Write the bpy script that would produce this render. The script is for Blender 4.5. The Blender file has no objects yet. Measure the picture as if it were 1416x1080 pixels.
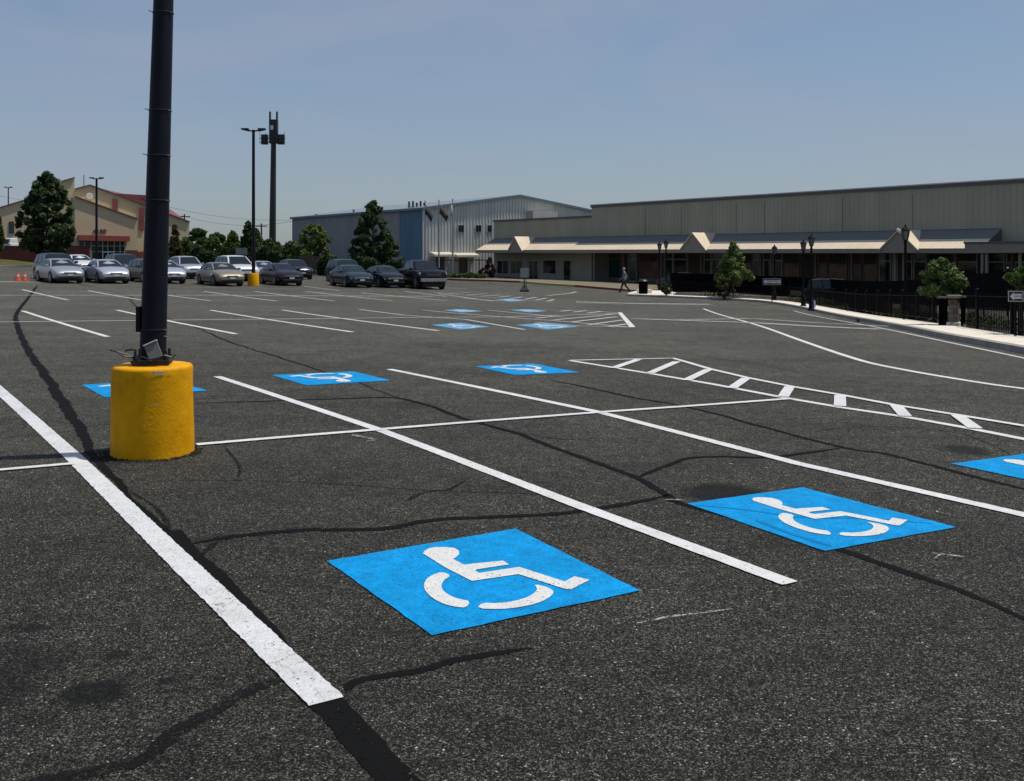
import bpy, bmesh, math, random
from mathutils import Vector, Matrix
C = bpy.context.scene
COL = C.collection
R = math.radians
# ------------------------------------------------------------------ camera, sky, sun, exposure
FPX, CX, HY, EYE = 1400.0, 708.0, 349.0, 1.75
cam_d = bpy.data.cameras.new('camera'); cam = bpy.data.objects.new('camera', cam_d); COL.objects.link(cam)
cam.location = (0, 0, EYE); cam.rotation_euler = (R(90), 0, 0)
cam_d.sensor_width = 36; cam_d.lens = 36*FPX/1416
cam_d.shift_y = -(540-HY)/1416
cam_d.clip_end = 5000
C.camera = cam
SUN_EL, SUN_AZ = R(68.5), math.atan2(.985, .17)
w = bpy.data.worlds.new('World'); C.world = w; w.use_nodes = True
nt = w.node_tree; nt.nodes.clear()
sky = nt.nodes.new('ShaderNodeTexSky'); sky.sky_type = 'NISHITA'; sky.sun_disc = False
sky.sun_elevation = SUN_EL; sky.sun_rotation = SUN_AZ
sky.air_density = 1.15; sky.dust_density = .75; sky.ozone_density = 3.2
bg = nt.nodes.new('ShaderNodeBackground'); bg.inputs[1].default_value = .092
out = nt.nodes.new('ShaderNodeOutputWorld')
gm = nt.nodes.new('ShaderNodeGamma'); gm.inputs[1].default_value = .6
tn = nt.nodes.new('ShaderNodeVectorMath'); tn.operation = 'MULTIPLY'; tn.inputs[1].default_value = (1.40, 1.58, 1.86)
nt.links.new(sky.outputs[0], gm.inputs[0]); nt.links.new(gm.outputs[0], tn.inputs[0])
wtc = nt.nodes.new('ShaderNodeTexCoord'); wmp = nt.nodes.new('ShaderNodeMapping'); wmp.inputs['Scale'].default_value = (1., 1., 3.2); wmp.inputs['Rotation'].default_value = (0, R(12), 0)
wn = nt.nodes.new('ShaderNodeTexNoise'); wn.inputs['Scale'].default_value = 2.4; wn.inputs['Detail'].default_value = 7; wn.inputs['Roughness'].default_value = .55; wn.inputs['Distortion'].default_value = .6
wr = nt.nodes.new('ShaderNodeMapRange'); wr.inputs[1].default_value = .40; wr.inputs[2].default_value = .72; wr.inputs[4].default_value = .6
wm = nt.nodes.new('ShaderNodeMix'); wm.data_type = 'RGBA'; wm.inputs[7].default_value = (3.6, 4.0, 5.2, 1)      # thin high haze
nt.links.new(wtc.outputs['Generated'], wmp.inputs[0]); nt.links.new(wmp.outputs[0], wn.inputs[0]); nt.links.new(wn.outputs[0], wr.inputs[0])
nt.links.new(wr.outputs[0], wm.inputs[0]); nt.links.new(tn.outputs[0], wm.inputs[6]); nt.links.new(wm.outputs[2], bg.inputs[0]); nt.links.new(bg.outputs[0], out.inputs[0])
sd = bpy.data.lights.new('sun', 'SUN'); sd.energy = 3.8; sd.angle = R(.5); sd.color = (1, .945, .85)
sun = bpy.data.objects.new('sun', sd); COL.objects.link(sun)
sv = Vector((math.sin(SUN_AZ)*math.cos(SUN_EL), math.cos(SUN_AZ)*math.cos(SUN_EL), math.sin(SUN_EL)))
sun.rotation_euler = (-sv).to_track_quat('-Z', 'Y').to_euler()
C.view_settings.view_transform = 'Standard'; C.view_settings.look = 'None'
C.view_settings.exposure = 0.0; C.view_settings.gamma = 1.0
C.view_settings.use_curve_mapping = False
random.seed(7)

# ------------------------------------------------------------------ terrain and photo-to-place helpers
def ss(t):
    t = max(0., min(1., t)); return t*t*(3-2*t)
def T(x, y):
    xc = max(-45, min(24, x))
    base = (-.90-.028*xc)*ss((y-8)/50)
    return base*(1-ss((y-85)/45)*ss((-x-12)/15))
def G(px, py, dz=0.):
    dx, dzz = (px-CX)/FPX, (HY-py)/FPX
    f = lambda Y: EYE+dzz*Y-T(dx*Y, Y)-dz
    Y = 1.5
    while Y < 400 and f(Y) > 0: Y += .25
    a, b = Y-.25, Y
    for _ in range(30):
        m = (a+b)/2
        if f(m) > 0: a = m
        else: b = m
    return Vector((dx*b, b, T(dx*b, b)+dz))
def X(px, Y): return (px-CX)/FPX*Y
def Z(py, Y): return EYE+(HY-py)/FPX*Y

# ------------------------------------------------------------------ materials
MATS = {}
def nd(nt, t, **k):
    n = nt.nodes.new(t)
    for a, b in k.items(): setattr(n, a, b)
    return n
def mat(name, col, rough=.6, metal=0., var=.12, vscale=3., bump=0., bscale=40., spec=.5, coat=0., stretch=None, dirt=0., emit=None):
    if name in MATS: return MATS[name]
    m = bpy.data.materials.new(name); m.use_nodes = True; t = m.node_tree
    b = t.nodes['Principled BSDF']; b.inputs['Roughness'].default_value = rough
    b.inputs['Metallic'].default_value = metal; b.inputs['Specular IOR Level'].default_value = spec
    b.inputs['Coat Weight'].default_value = coat; b.inputs['Coat Roughness'].default_value = .05
    tc = nd(t, 'ShaderNodeTexCoord'); mp = nd(t, 'ShaderNodeMapping')
    if stretch: mp.inputs['Scale'].default_value = stretch
    t.links.new(tc.outputs['Object'], mp.inputs[0])
    n = nd(t, 'ShaderNodeTexNoise'); n.inputs['Scale'].default_value = vscale; n.inputs['Detail'].default_value = 6
    t.links.new(mp.outputs[0], n.inputs[0])
    mx = nd(t, 'ShaderNodeMix', data_type='RGBA')
    mx.inputs[6].default_value = (*[c*(1-var) for c in col], 1); mx.inputs[7].default_value = (*[min(1, c*(1+var)) for c in col], 1)
    rm = nd(t, 'ShaderNodeMapRange'); rm.inputs[1].default_value = .3; rm.inputs[2].default_value = .7
    t.links.new(n.outputs[0], rm.inputs[0]); t.links.new(rm.outputs[0], mx.inputs[0])
    last = mx.outputs[2]
    if dirt:
        n2 = nd(t, 'ShaderNodeTexNoise'); n2.inputs['Scale'].default_value = vscale*.35; n2.inputs['Detail'].default_value = 8; n2.inputs['Roughness'].default_value = .7
        t.links.new(mp.outputs[0], n2.inputs[0])
        r2 = nd(t, 'ShaderNodeMapRange'); r2.inputs[1].default_value = .52; r2.inputs[2].default_value = .72; r2.inputs[4].default_value = dirt
        t.links.new(n2.outputs[0], r2.inputs[0])
        m2 = nd(t, 'ShaderNodeMix', data_type='RGBA'); m2.inputs[7].default_value = (*[c*.45 for c in col], 1)
        t.links.new(r2.outputs[0], m2.inputs[0]); t.links.new(last, m2.inputs[6]); last = m2.outputs[2]
    t.links.new(last, b.inputs['Base Color'])
    if bump:
        n3 = nd(t, 'ShaderNodeTexNoise'); n3.inputs['Scale'].default_value = bscale; n3.inputs['Detail'].default_value = 4
        t.links.new(tc.outputs['Object'], n3.inputs[0])
        bp = nd(t, 'ShaderNodeBump'); bp.inputs['Strength'].default_value = bump; bp.inputs['Distance'].default_value = .01
        t.links.new(n3.outputs[0], bp.inputs['Height']); t.links.new(bp.outputs[0], b.inputs['Normal'])
    MATS[name] = m; return m
def math_(t, op, a, b=None, c=None):
    n = nd(t, 'ShaderNodeMath', operation=op)
    for i, v in enumerate((a, b, c)):
        if v is None: continue
        if isinstance(v, (int, float)): n.inputs[i].default_value = v
        else: t.links.new(v, n.inputs[i])
    return n.outputs[0]
def mixc(t, f, a, b):
    n = nd(t, 'ShaderNodeMix', data_type='RGBA')
    for i, v in ((0, f), (6, a), (7, b)):
        if isinstance(v, (int, float)): n.inputs[i].default_value = v
        elif isinstance(v, tuple): n.inputs[i].default_value = (*v, 1)
        else: t.links.new(v, n.inputs[i])
    return n.outputs[2]
def noise(t, vec, scale, detail=5, rough=.5):
    n = nd(t, 'ShaderNodeTexNoise'); n.inputs['Scale'].default_value = scale; n.inputs['Detail'].default_value = detail
    n.inputs['Roughness'].default_value = rough; t.links.new(vec, n.inputs[0]); return n.outputs[0]
def rng(t, v, a, b, c=0., d=1., smooth=False):
    n = nd(t, 'ShaderNodeMapRange'); t.links.new(v, n.inputs[0])
    if smooth: n.interpolation_type = 'SMOOTHSTEP'
    for i, q in ((1, a), (2, b), (3, c), (4, d)): n.inputs[i].default_value = q
    return n.outputs[0]
def aggregate(t, vec, scale):
    v = nd(t, 'ShaderNodeTexVoronoi'); v.inputs['Scale'].default_value = scale; t.links.new(vec, v.inputs[0])
    s = nd(t, 'ShaderNodeSeparateColor'); t.links.new(v.outputs['Color'], s.inputs[0])
    return v.outputs['Distance'], s.outputs[0], s.outputs[1]
# oil stains and worn patches on the asphalt: (px, py, half width px, half height px, strength)
STAINS = [(130,958,56,21,.95),(160,907,20,8,.8),(230,942,16,7,.85),(35,868,50,8,.7),(-20,955,80,85,.62),(10,905,60,30,.4),(30,1000,50,20,.4),(1000,682,66,16,.95),(1335,622,36,9,.85),(1180,760,60,10,.25),
          (300,1055,160,25,.25),(140,640,30,12,.45),(60,860,40,12,.3),(1330,458,90,26,.25),(560,560,40,6,.3),(1050,700,30,6,.3),(900,645,60,8,.25)]
def asphalt():
    m = bpy.data.materials.new('asphalt'); m.use_nodes = True; t = m.node_tree; b = t.nodes['Principled BSDF']
    tc = nd(t, 'ShaderNodeTexCoord'); v = tc.outputs['Object']
    d1, r1, g1 = aggregate(t, v, 165.); d2, r2, g2 = aggregate(t, v, 140.)
    c = mixc(t, math_(t, 'POWER', r1, 2.6), (.002, .002, .0016), (.168, .161, .128))
    c = mixc(t, rng(t, r2, .93, .98, 0., .8), c, (.17, .165, .13))       # pale stones
    c = mixc(t, rng(t, g2, .985, .99), c, (.42, .41, .37))
    c = mixc(t, rng(t, g1, .93, .95, 0., .7), c, (.05, .036, .027))         # brownish stones
    # matrix between the stones
    c = mixc(t, rng(t, d1, .5, .75), c, (.005, .005, .0047))
    def mul(c, k):
        vm = nd(t, 'ShaderNodeVectorMath', operation='SCALE'); t.links.new(c, vm.inputs[0]); t.links.new(k, vm.inputs['Scale']); return vm.outputs[0]
    sx = nd(t, 'ShaderNodeSeparateXYZ'); t.links.new(v, sx.inputs[0])
    n1 = noise(t, v, .28, 8, .6); n2 = noise(t, v, 2.1, 6, .65); n3 = noise(t, v, .07, 3)
    for nn, lo_, hi_ in ((noise(t, v, 60., 3, .6), .35, 1.65), (noise(t, v, 30., 3, .6), .6, 1.4), (noise(t, v, 12., 3, .6), .7, 1.3), (noise(t, v, 4., 4, .6), .82, 1.18), (n1, .80, 1.2), (n3, .88, 1.12)):
        c = mul(c, rng(t, nn, .3, .7, lo_, hi_))
    c = mul(c, rng(t, n2, .5, .8, 1., .6))
    # far rows painted lighter in place of the sheen at grazing angles
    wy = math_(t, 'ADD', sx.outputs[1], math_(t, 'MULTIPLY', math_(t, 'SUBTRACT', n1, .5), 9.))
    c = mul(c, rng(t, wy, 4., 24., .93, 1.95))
    # faint tyre-worn streaks along the driving lanes
    for rz_, lo_ in ((-57., .78), (33., .82)):
        mp = nd(t, 'ShaderNodeMapping'); mp.inputs['Rotation'].default_value = (0, 0, R(rz_)); mp.inputs['Scale'].default_value = (.06, 1.5, 1)
        t.links.new(v, mp.inputs[0]); n4 = noise(t, mp.outputs[0], 1.2, 5, .6)
        c = mul(c, rng(t, n4, .5, .72, 1.0, lo_))
    wob = noise(t, v, 6., 5, .7); tot = None
    for (px, py, hx, hy, st) in STAINS:
        p = G(px, py); q = G(px+hx, py); q1 = G(px, py-hy); q2 = G(px, py+hy)
        rx = abs(q.x-p.x); ry = abs(q1.y-q2.y)/2
        ax = math_(t, 'DIVIDE', math_(t, 'SUBTRACT', sx.outputs[0], p.x), rx); ay = math_(t, 'DIVIDE', math_(t, 'SUBTRACT', sx.outputs[1], p.y), ry)
        dd = math_(t, 'SQRT', math_(t, 'ADD', math_(t, 'MULTIPLY', ax, ax), math_(t, 'MULTIPLY', ay, ay)))
        dd = math_(t, 'ADD', dd, math_(t, 'MULTIPLY', math_(t, 'SUBTRACT', wob, .5), .8))
        f = rng(t, dd, .55, 1.15, st, 0., True)
        tot = f if tot is None else math_(t, 'MAXIMUM', tot, f)
    c = mul(c, rng(t, tot, 0., 1., 1., .13))
    t.links.new(c, b.inputs['Base Color'])
    b.inputs['Roughness'].default_value = .8; b.inputs['Specular IOR Level'].default_value = .2
    h = math_(t, 'ADD', math_(t, 'MULTIPLY', r1, .5), math_(t, 'SUBTRACT', 1., d1))
    bp = nd(t, 'ShaderNodeBump'); bp.inputs['Strength'].default_value = .9; bp.inputs['Distance'].default_value = .005
    t.links.new(h, bp.inputs['Height']); t.links.new(bp.outputs[0], b.inputs['Normal'])
    return m
def paint(name, col, wear=.93, grime=.25, grimecol=(.35, .35, .34), rough=.6, crack=False, spec=.3, vary=.12):
    m = bpy.data.materials.new(name); m.use_nodes = True; t = m.node_tree; b = t.nodes['Principled BSDF']
    tc = nd(t, 'ShaderNodeTexCoord'); v = tc.outputs['Object']
    d1, r1, g1 = aggregate(t, v, 105.)
    big = noise(t, v, 5., 6, .7)
    thr = rng(t, big, .45, .75, wear, wear-.05)
    hole = math_(t, 'GREATER_THAN', r1, thr)
    n1 = noise(t, v, 1.3, 7, .65); n2 = noise(t, v, 28., 4, .6)
    c = mixc(t, rng(t, n1, .5, .8, 0., grime), col, grimecol)
    c = mixc(t, rng(t, n2, .35, .65, 0., .3), c, tuple(min(1, q*.72) for q in col))
    c = mixc(t, rng(t, d1, .6, .85, 0., .4), c, tuple(q*.4 for q in col))
    if crack:
        vo = nd(t, 'ShaderNodeTexVoronoi'); vo.feature = 'DISTANCE_TO_EDGE'; vo.inputs['Scale'].default_value = 7.
        mp = nd(t, 'ShaderNodeMapping'); mp.inputs['Rotation'].default_value = (0, 0, R(32)); mp.inputs['Scale'].default_value = (1.6, .7, 1)
        wv = nd(t, 'ShaderNodeVectorMath', operation='ADD'); nn = nd(t, 'ShaderNodeTexNoise'); nn.inputs['Scale'].default_value = 9.
        t.links.new(v, nn.inputs[0]); sc = nd(t, 'ShaderNodeVectorMath', operation='SCALE'); sc.inputs['Scale'].default_value = .12
        t.links.new(nn.outputs[1], sc.inputs[0]); t.links.new(v, wv.inputs[0]); t.links.new(sc.outputs[0], wv.inputs[1])
        t.links.new(wv.outputs[0], mp.inputs[0]); t.links.new(mp.outputs[0], vo.inputs[0])
        c = mixc(t, math_(t, 'MULTIPLY', rng(t, vo.outputs['Distance'], .0, .022, .75, 0.), rng(t, n1, .45, .6)), c, (.12, .12, .12))
    for nn, lo_, hi_ in ((noise(t, v, 75., 3, .6), 1-vary, 1+vary*.5), (noise(t, v, 9., 4, .6), 1-vary*.7, 1+vary*.4), (noise(t, v, 1.7, 4, .6), 1-vary*.8, 1+vary*.3)):
        vm = nd(t, 'ShaderNodeVectorMath', operation='SCALE'); t.links.new(c, vm.inputs[0]); t.links.new(rng(t, nn, .3, .7, lo_, hi_), vm.inputs['Scale']); c = vm.outputs[0]
    c = mixc(t, math_(t, 'MULTIPLY', hole, .85), c, (.035, .034, .033))
    t.links.new(c, b.inputs['Base Color']); b.inputs['Roughness'].default_value = rough
    b.inputs['Specular IOR Level'].default_value = spec
    bp = nd(t, 'ShaderNodeBump'); bp.inputs['Strength'].default_value = .6; bp.inputs['Distance'].default_value = .004
    t.links.new(math_(t, 'SUBTRACT', 1., d1), bp.inputs['Height']); t.links.new(bp.outputs[0], b.inputs['Normal'])
    return m
def see_through(name, col, lo, hi, keep, scale=14., rough=.7):
    m = bpy.data.materials.new(name); m.use_nodes = True; t = m.node_tree; b = t.nodes['Principled BSDF']
    b.inputs['Base Color'].default_value = (*col, 1); b.inputs['Roughness'].default_value = rough; b.inputs['Specular IOR Level'].default_value = .08
    tc = nd(t, 'ShaderNodeTexCoord'); v = tc.outputs['Object']
    a, r, g = aggregate(t, v, 105.)
    n = noise(t, v, scale, 6, .7)
    f = math_(t, 'ADD', n, math_(t, 'MULTIPLY', math_(t, 'SUBTRACT', r, .5), .25))
    t.links.new(rng(t, f, lo, hi, 0., keep), b.inputs['Alpha'])
    return m
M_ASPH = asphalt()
M_WHITE = paint('white_road_paint', (.73, .735, .72), wear=.998, grime=.3)
M_OLDWHITE = paint('cracked_white_road_paint', (.70, .715, .715), wear=.996, grime=.45, crack=True)
M_FARWHITE = paint('weathered_white_road_paint', (.62, .63, .61), wear=.9, grime=.5)
M_FAINT = see_through('faded_white_road_paint', (.46, .46, .44), .28, .5, .85, 3.)
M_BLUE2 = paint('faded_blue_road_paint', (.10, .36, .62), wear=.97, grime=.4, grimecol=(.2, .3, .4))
M_BLUE = paint('blue_road_paint', (.003, .33, .76), wear=.997, grime=.7, grimecol=(.002, .20, .52), spec=.08, vary=.28)
M_BLUECRACK = mat('painted_over_crack', (.002, .17, .42), .8, spec=.1)
M_SEAL = see_through('asphalt_crack_sealant', (.0055, .0054, .0052), .26, .38, .98, 26., .8)
M_SEAL2 = see_through('worn_asphalt_sealant', (.0085, .0083, .008), .3, .62, .9, 12.)
M_BLACKOUT = see_through('blackout_road_paint', (.0055, .0054, .0052), .25, .38, .97, 22., .8)

# ------------------------------------------------------------------ mesh helpers
class MB:
    def __init__(s): s.v = []; s.f = []; s.m = []; s.cur = 0
    def mi(s, i): s.cur = i; return s
    def add(s, vs, fs):
        o = len(s.v); s.v += [tuple(p) for p in vs]; s.f += [tuple(i+o for i in f) for f in fs]; s.m += [s.cur]*len(fs); return s
    def box(s, x0, x1, y0, y1, z0, z1):
        return s.add([(x0,y0,z0),(x1,y0,z0),(x1,y1,z0),(x0,y1,z0),(x0,y0,z1),(x1,y0,z1),(x1,y1,z1),(x0,y1,z1)],
                     [(0,3,2,1),(4,5,6,7),(0,1,5,4),(1,2,6,5),(2,3,7,6),(3,0,4,7)])
    def tube(s, p, q, r0, r1=None, n=10, cap=True):
        r1 = r0 if r1 is None else r1; p = Vector(p); q = Vector(q); d = (q-p).normalized()
        a = d.orthogonal().normalized(); b = d.cross(a)
        vs = []
        for c, r in ((p, r0), (q, r1)):
            for i in range(n):
                t = 2*math.pi*i/n; vs.append(c+a*math.cos(t)*r+b*math.sin(t)*r)
        fs = [(i, (i+1) % n, n+(i+1) % n, n+i) for i in range(n)]
        if cap: fs += [tuple(reversed(range(n))), tuple(range(n, 2*n))]
        return s.add(vs, fs)
    def lathe(s, prof, n=24, c=(0, 0, 0)):
        vs = []
        for r, z in prof:
            for i in range(n):
                t = 2*math.pi*i/n; vs.append((c[0]+r*math.cos(t), c[1]+r*math.sin(t), c[2]+z))
        fs = []
        for k in range(len(prof)-1):
            for i in range(n): fs.append((k*n+i, k*n+(i+1) % n, (k+1)*n+(i+1) % n, (k+1)*n+i))
        fs += [tuple(reversed(range(n))), tuple(range((len(prof)-1)*n, len(prof)*n))]
        return s.add(vs, fs)
    def prism(s, poly, off):      # poly: list of 3-D points, off: extrusion vector
        n = len(poly); off = Vector(off); vs = [Vector(p) for p in poly]+[Vector(p)+off for p in poly]
        return s.add(vs, [tuple(range(n)), tuple(reversed(range(n, 2*n)))]+[(i, n+i, n+(i+1) % n, (i+1) % n) for i in range(n)])
    def build(s, name, mats, parent=None, smooth=False, bevel=0., loc=None, rotz=None, fix=True):
        me = bpy.data.meshes.new(name); me.from_pydata(s.v, [], s.f)
        if not isinstance(mats, (list, tuple)): mats = [mats]
        for m in mats: me.materials.append(m)
        me.polygons.foreach_set('material_index', s.m)
        if fix:
            bm = bmesh.new(); bm.from_mesh(me); bmesh.ops.recalc_face_normals(bm, faces=bm.faces); bm.to_mesh(me); bm.free()
        if smooth:
            me.polygons.foreach_set('use_smooth', [True]*len(me.polygons))
            me.set_sharp_from_angle(angle=R(40))
        me.update()
        o = bpy.data.objects.new(name, me); COL.objects.link(o)
        if parent is not None: o.parent = parent
        if loc is not None: o.location = loc
        if rotz is not None: o.rotation_euler = (0, 0, rotz)
        if bevel:
            b = o.modifiers.new('bevel', 'BEVEL'); b.width = bevel; b.segments = 2; b.limit_method = 'ANGLE'
        return o
def tag(o, label=None, cat=None, group=None, kind=None):
    if label: o['label'] = label
    if cat: o['category'] = cat
    if group: o['group'] = group
    if kind: o['kind'] = kind
    return o
def thing(name, label, cat, loc=(0, 0, 0), rotz=0., group=None):
    o = bpy.data.objects.new(name, None); COL.objects.link(o); o.location = loc; o.rotation_euler = (0, 0, rotz)
    o.empty_display_size = .3
    return tag(o, label, cat, group)
def copy_tree(o, parent=None):
    c = o.copy(); COL.objects.link(c)
    c.parent = parent
    for ch in [q for q in bpy.data.objects if q.parent == o]: copy_tree(ch, c)
    return c
def text_mesh(name, body, size, m, parent=None, loc=(0, 0, 0), rot=(R(90), 0, 0), extrude=.005):
    cu = bpy.data.curves.new(name, 'FONT'); cu.body = body; cu.size = size; cu.extrude = extrude; cu.align_x = 'CENTER'; cu.align_y = 'CENTER'
    cu.resolution_u = 3; cu.offset = size*.018
    tmp = bpy.data.objects.new('tmp', cu); COL.objects.link(tmp)
    dg = bpy.context.evaluated_depsgraph_get(); dg.update()
    me = bpy.data.meshes.new_from_object(tmp.evaluated_get(dg)); bpy.data.objects.remove(tmp)
    me.name = name; me.materials.clear(); me.materials.append(m)
    o = bpy.data.objects.new(name, me); COL.objects.link(o); o.location = loc; o.rotation_euler = rot
    if parent is not None: o.parent = parent
    return o

# ------------------------------------------------------------------ ground
def grid(name, xs, ys, f, m):
    vs = [(x, y, f(x, y)) for y in ys for x in xs]; n = len(xs)
    fs = [(j*n+i, j*n+i+1, (j+1)*n+i+1, (j+1)*n+i) for j in range(len(ys)-1) for i in range(n-1)]
    b = MB(); b.add(vs, fs); o = b.build(name, m, fix=False); o.data.polygons.foreach_set('use_smooth', [True]*len(fs))
    return o
def fr(a, b, s):
    n = max(1, round((b-a)/s)); return [a+(b-a)*i/n for i in range(n+1)]
M_GRASS = mat('dry_grass', (.085, .085, .03), .95, var=.4, vscale=.6, bump=.5, bscale=20., spec=.1)
M_FIELD = mat('distant_ground', (.07, .075, .04), .95, var=.35, vscale=.05, spec=.1)
xs = [-2000, -900, -400, -200]+fr(-130, 80, 5)+[120, 200, 400, 900, 2000]
ys = [-300, -100, -40]+fr(-10, 160, 5)+[200, 260, 400, 900, 2500]
tag(grid('ground', xs, ys, lambda x, y: T(x, y)-.06, M_FIELD), kind='structure')
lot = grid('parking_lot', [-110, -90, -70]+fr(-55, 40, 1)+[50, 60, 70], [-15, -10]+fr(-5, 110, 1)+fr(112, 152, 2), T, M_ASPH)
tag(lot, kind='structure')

# ------------------------------------------------------------------ painted lines, sealed cracks (parts of the lot)
def resample(p, step):
    o = [p[0]]
    for a, b in zip(p, p[1:]):
        n = max(1, int((b-a).length/step))
        o += [a.lerp(b, i/n) for i in range(1, n+1)]
    return o
def smoothline(p, k=6):
    if len(p) < 3: return p
    o = []; q = [p[0]*2-p[1]]+p+[p[-1]*2-p[-2]]
    for i in range(1, len(q)-2):
        a, b, c, d = q[i-1:i+3]
        for j in range(k):
            t = j/k
            o.append(.5*((2*b)+(c-a)*t+(2*a-5*b+4*c-d)*t*t+(3*b-a-3*c+d)*t**3))
    o.append(p[-1]); return o
def strip(name, pts, wd, dz, m, jit=0., smooth=False, step=.5, world=False, taper=False, wig=0.):
    p = [Vector((q[0], q[1])) for q in (pts if world else [G(*a) for a in pts])]
    if smooth: p = smoothline(p)
    p = resample(p, step); n = len(p); vs = []
    rr = random.Random(n*7+int(p[0].x*100))
    ph = rr.uniform(0, 9)
    for i, q in enumerate(p):
        a = p[max(0, i-1)]; b = p[min(n-1, i+1)]; t = (b-a).normalized(); nn = Vector((-t.y, t.x))
        q = q+nn*wig*(math.sin(i*step*3.1+ph)+.6*math.sin(i*step*7.3+ph*2))
        h1 = wd/2*(1+jit*rr.uniform(-1, 1)); h2 = wd/2*(1+jit*rr.uniform(-1, 1))
        if taper: e = min(1, .25+min(i, n-1-i)/max(1., n*.12)); h1 *= e; h2 *= e
        for s_, h in ((1, h1), (-1, h2)):
            r = q+nn*h*s_; vs.append((r.x, r.y, T(r.x, r.y)+dz))
    b = MB(); b.add(vs, [(2*i+1, 2*i+3, 2*i+2, 2*i) for i in range(n-1)])
    return b.build(name, m, lot, fix=False)
SEALS = [  # (points, width, kind)
 ([(52,394),(42,408),(24,432),(24,450),(39,485),(61,516),(88,559),(106,584),(116,606),(128,626),(150,655),(182,690),(208,712),(236,735)], .13, 0),
 ([(260,753),(324,743),(417,734),(477,733),(540,731),(595,720),(688,714),(780,709),(870,697),(930,684)], .075, 0),
 ([(255,757),(275,768),(300,750)], .05, 1),
 ([(0,606),(43,603),(72,600),(98,596),(120,590),(158,585)], .025, 1), ([(105,568),(156,567)], .02, 1),
 ([(267,558),(371,555),(451,552),(536,550),(574,556),(621,571),(646,580),(705,597),(780,624),(830,641),(880,662),(920,684),(945,698),(1060,727),(1185,768),(1260,795),(1330,820),(1416,857),(1500,895)], .07, 0),
 ([(52,380),(166,406),(180,415),(193,426),(263,450),(315,472),(385,494),(438,511),(498,530),(540,547),(574,556)], .055, 0),
 ([(180,665),(260,665),(379,666),(477,671),(595,678),(700,682),(780,686)], .018, 1),
 ([(561,694),(587,681),(621,677),(642,665)], .04, 1),
 ([(659,582),(705,581),(780,578)], .03, 1), ([(680,591),(743,603),(780,608),(830,606)], .03, 1),
 ([(880,662),(905,650),(930,640),(951,634),(1000,632),(1060,633),(1122,626),(1163,620)], .06, 0),
 ([(760,525),(834,541),(867,548),(945,562),(1047,588),(1163,619),(1225,628),(1300,647),(1416,676),(1500,700)], .06, 0),
 ([(52,502),(175,497),(241,495),(372,492),(480,488)], .025, 1),
 ([(560,436),(640,447),(760,460),(899,483),(1047,504),(1154,525),(1290,541),(1416,556)], .03, 1),
 ([(479,956),(497,944),(542,935),(588,926),(640,912),(735,896)], .05, 0),
 ([(393,940),(343,955),(289,989),(253,1010),(217,1041),(181,1055),(90,1073),(0,1090)], .075, 1),
 ([(236,735),(225,712),(205,695),(175,680)], .03, 1),
 ([(310,620),(328,640),(332,660)], .03, 1), ([(267,574),(300,578),(335,577)], .02, 1),
 ([(1416,640),(1330,600),(1200,590),(1110,600)], .02, 1),
 ([(600,400),(690,420),(820,440),(960,455)], .03, 1), ([(340,402),(420,425),(560,470),(740,500)], .02, 1),
 ([(940,460),(1010,452),(1100,470)], .02, 1), ([(1090,520),(1240,545),(1416,566)], .015, 1),
]
for pts, wd, k in SEALS:
    strip('crack_sealant', pts, wd*.98, .003+.0004*(len(pts) % 3), (M_SEAL, M_SEAL2)[k], jit=.45 if wd < .05 else .26, smooth=True, step=.04, taper=True, wig=.012)
strip('blackout_strip', [(236,735),(335,842),(400,918),(452,968),(500,1024),(548,1078),(600,1135)], .13, .0035, M_BLACKOUT, jit=.09, smooth=True, step=.04, wig=.008)
ww = .125
strip('stall_line', [(-60,486),(0,541),(103,634),(250,778),(452,972)], .145, .0075, M_OLDWHITE, jit=.05, step=.03)
strip('stall_line', [(300,521),(530,597),(800,700),(1093,808)], .115, .0075, M_WHITE, jit=.05, step=.04)
strip('stall_line', [(538,511),(830,571),(1100,641),(1416,713),(1700,779)], .115, .0075, M_WHITE, jit=.05, step=.04)
strip('divider_line', [(272,616),(400,605),(500,597),(660,584),(830,571),(960,562),(1095,552)], .105, .0115, M_WHITE, jit=.05, step=.04)
strip('divider_line', [(-120,663),(-10,652),(104,642)], .085, .0115, M_WHITE, jit=.05, step=.04)
for a, b in [((31,430),(149,466)),((162,429),(326,462)),((291,429),(488,459.5)),((391,429),(606,457.5))]:
    strip('stall_line', [a, b], .14, .0075, M_WHITE, jit=.02)
for p in [[(497,428),(560,436),(644,442),(725,456)],[(585,429),(663,436),(766,443.6),(874,453)],[(675,429),(783,439)]]:
    strip('stall_line', p, .13, .0075, M_FARWHITE)
for a, b in [((31,400.6),(94,415)),((122,402),(195,415)),((232,408.5),(291,416)),((282,403),(383,416.5)),((352,403),(462,416)),((422,403),(543,416)),((499,405),(620,416)),
             ((560,403),(617,410)),((605,406),(682,416.5))]:
    strip('stall_line', [a, b], .15, .0075, M_FARWHITE)
strip('divider_line', [(-60,446),(0,445.7),(200,443.5),(400,441.5),(560,439.5),(700,438.5),(857,434)], .17, .0115, M_FARWHITE)
strip('divider_line', [(-60,409),(0,408.5),(195,408.5),(315,408.5),(600,410)], .4, .0115, M_FAINT)
strip('divider_line', [(-60,389.5),(0,389.5),(58,390.5)], .42, .0075, M_FARWHITE)
LOW = [(788,499),(899,517),(987,532),(1084,550.5),(1163,564),(1251,577),(1348,594.5),(1416,608),(1600,645)]
UPP = [(788,499),(931,496),(982,511),(1033,523),(1093,535),(1163,547),(1237,561),(1325,575),(1416,590),(1600,622)]
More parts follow.
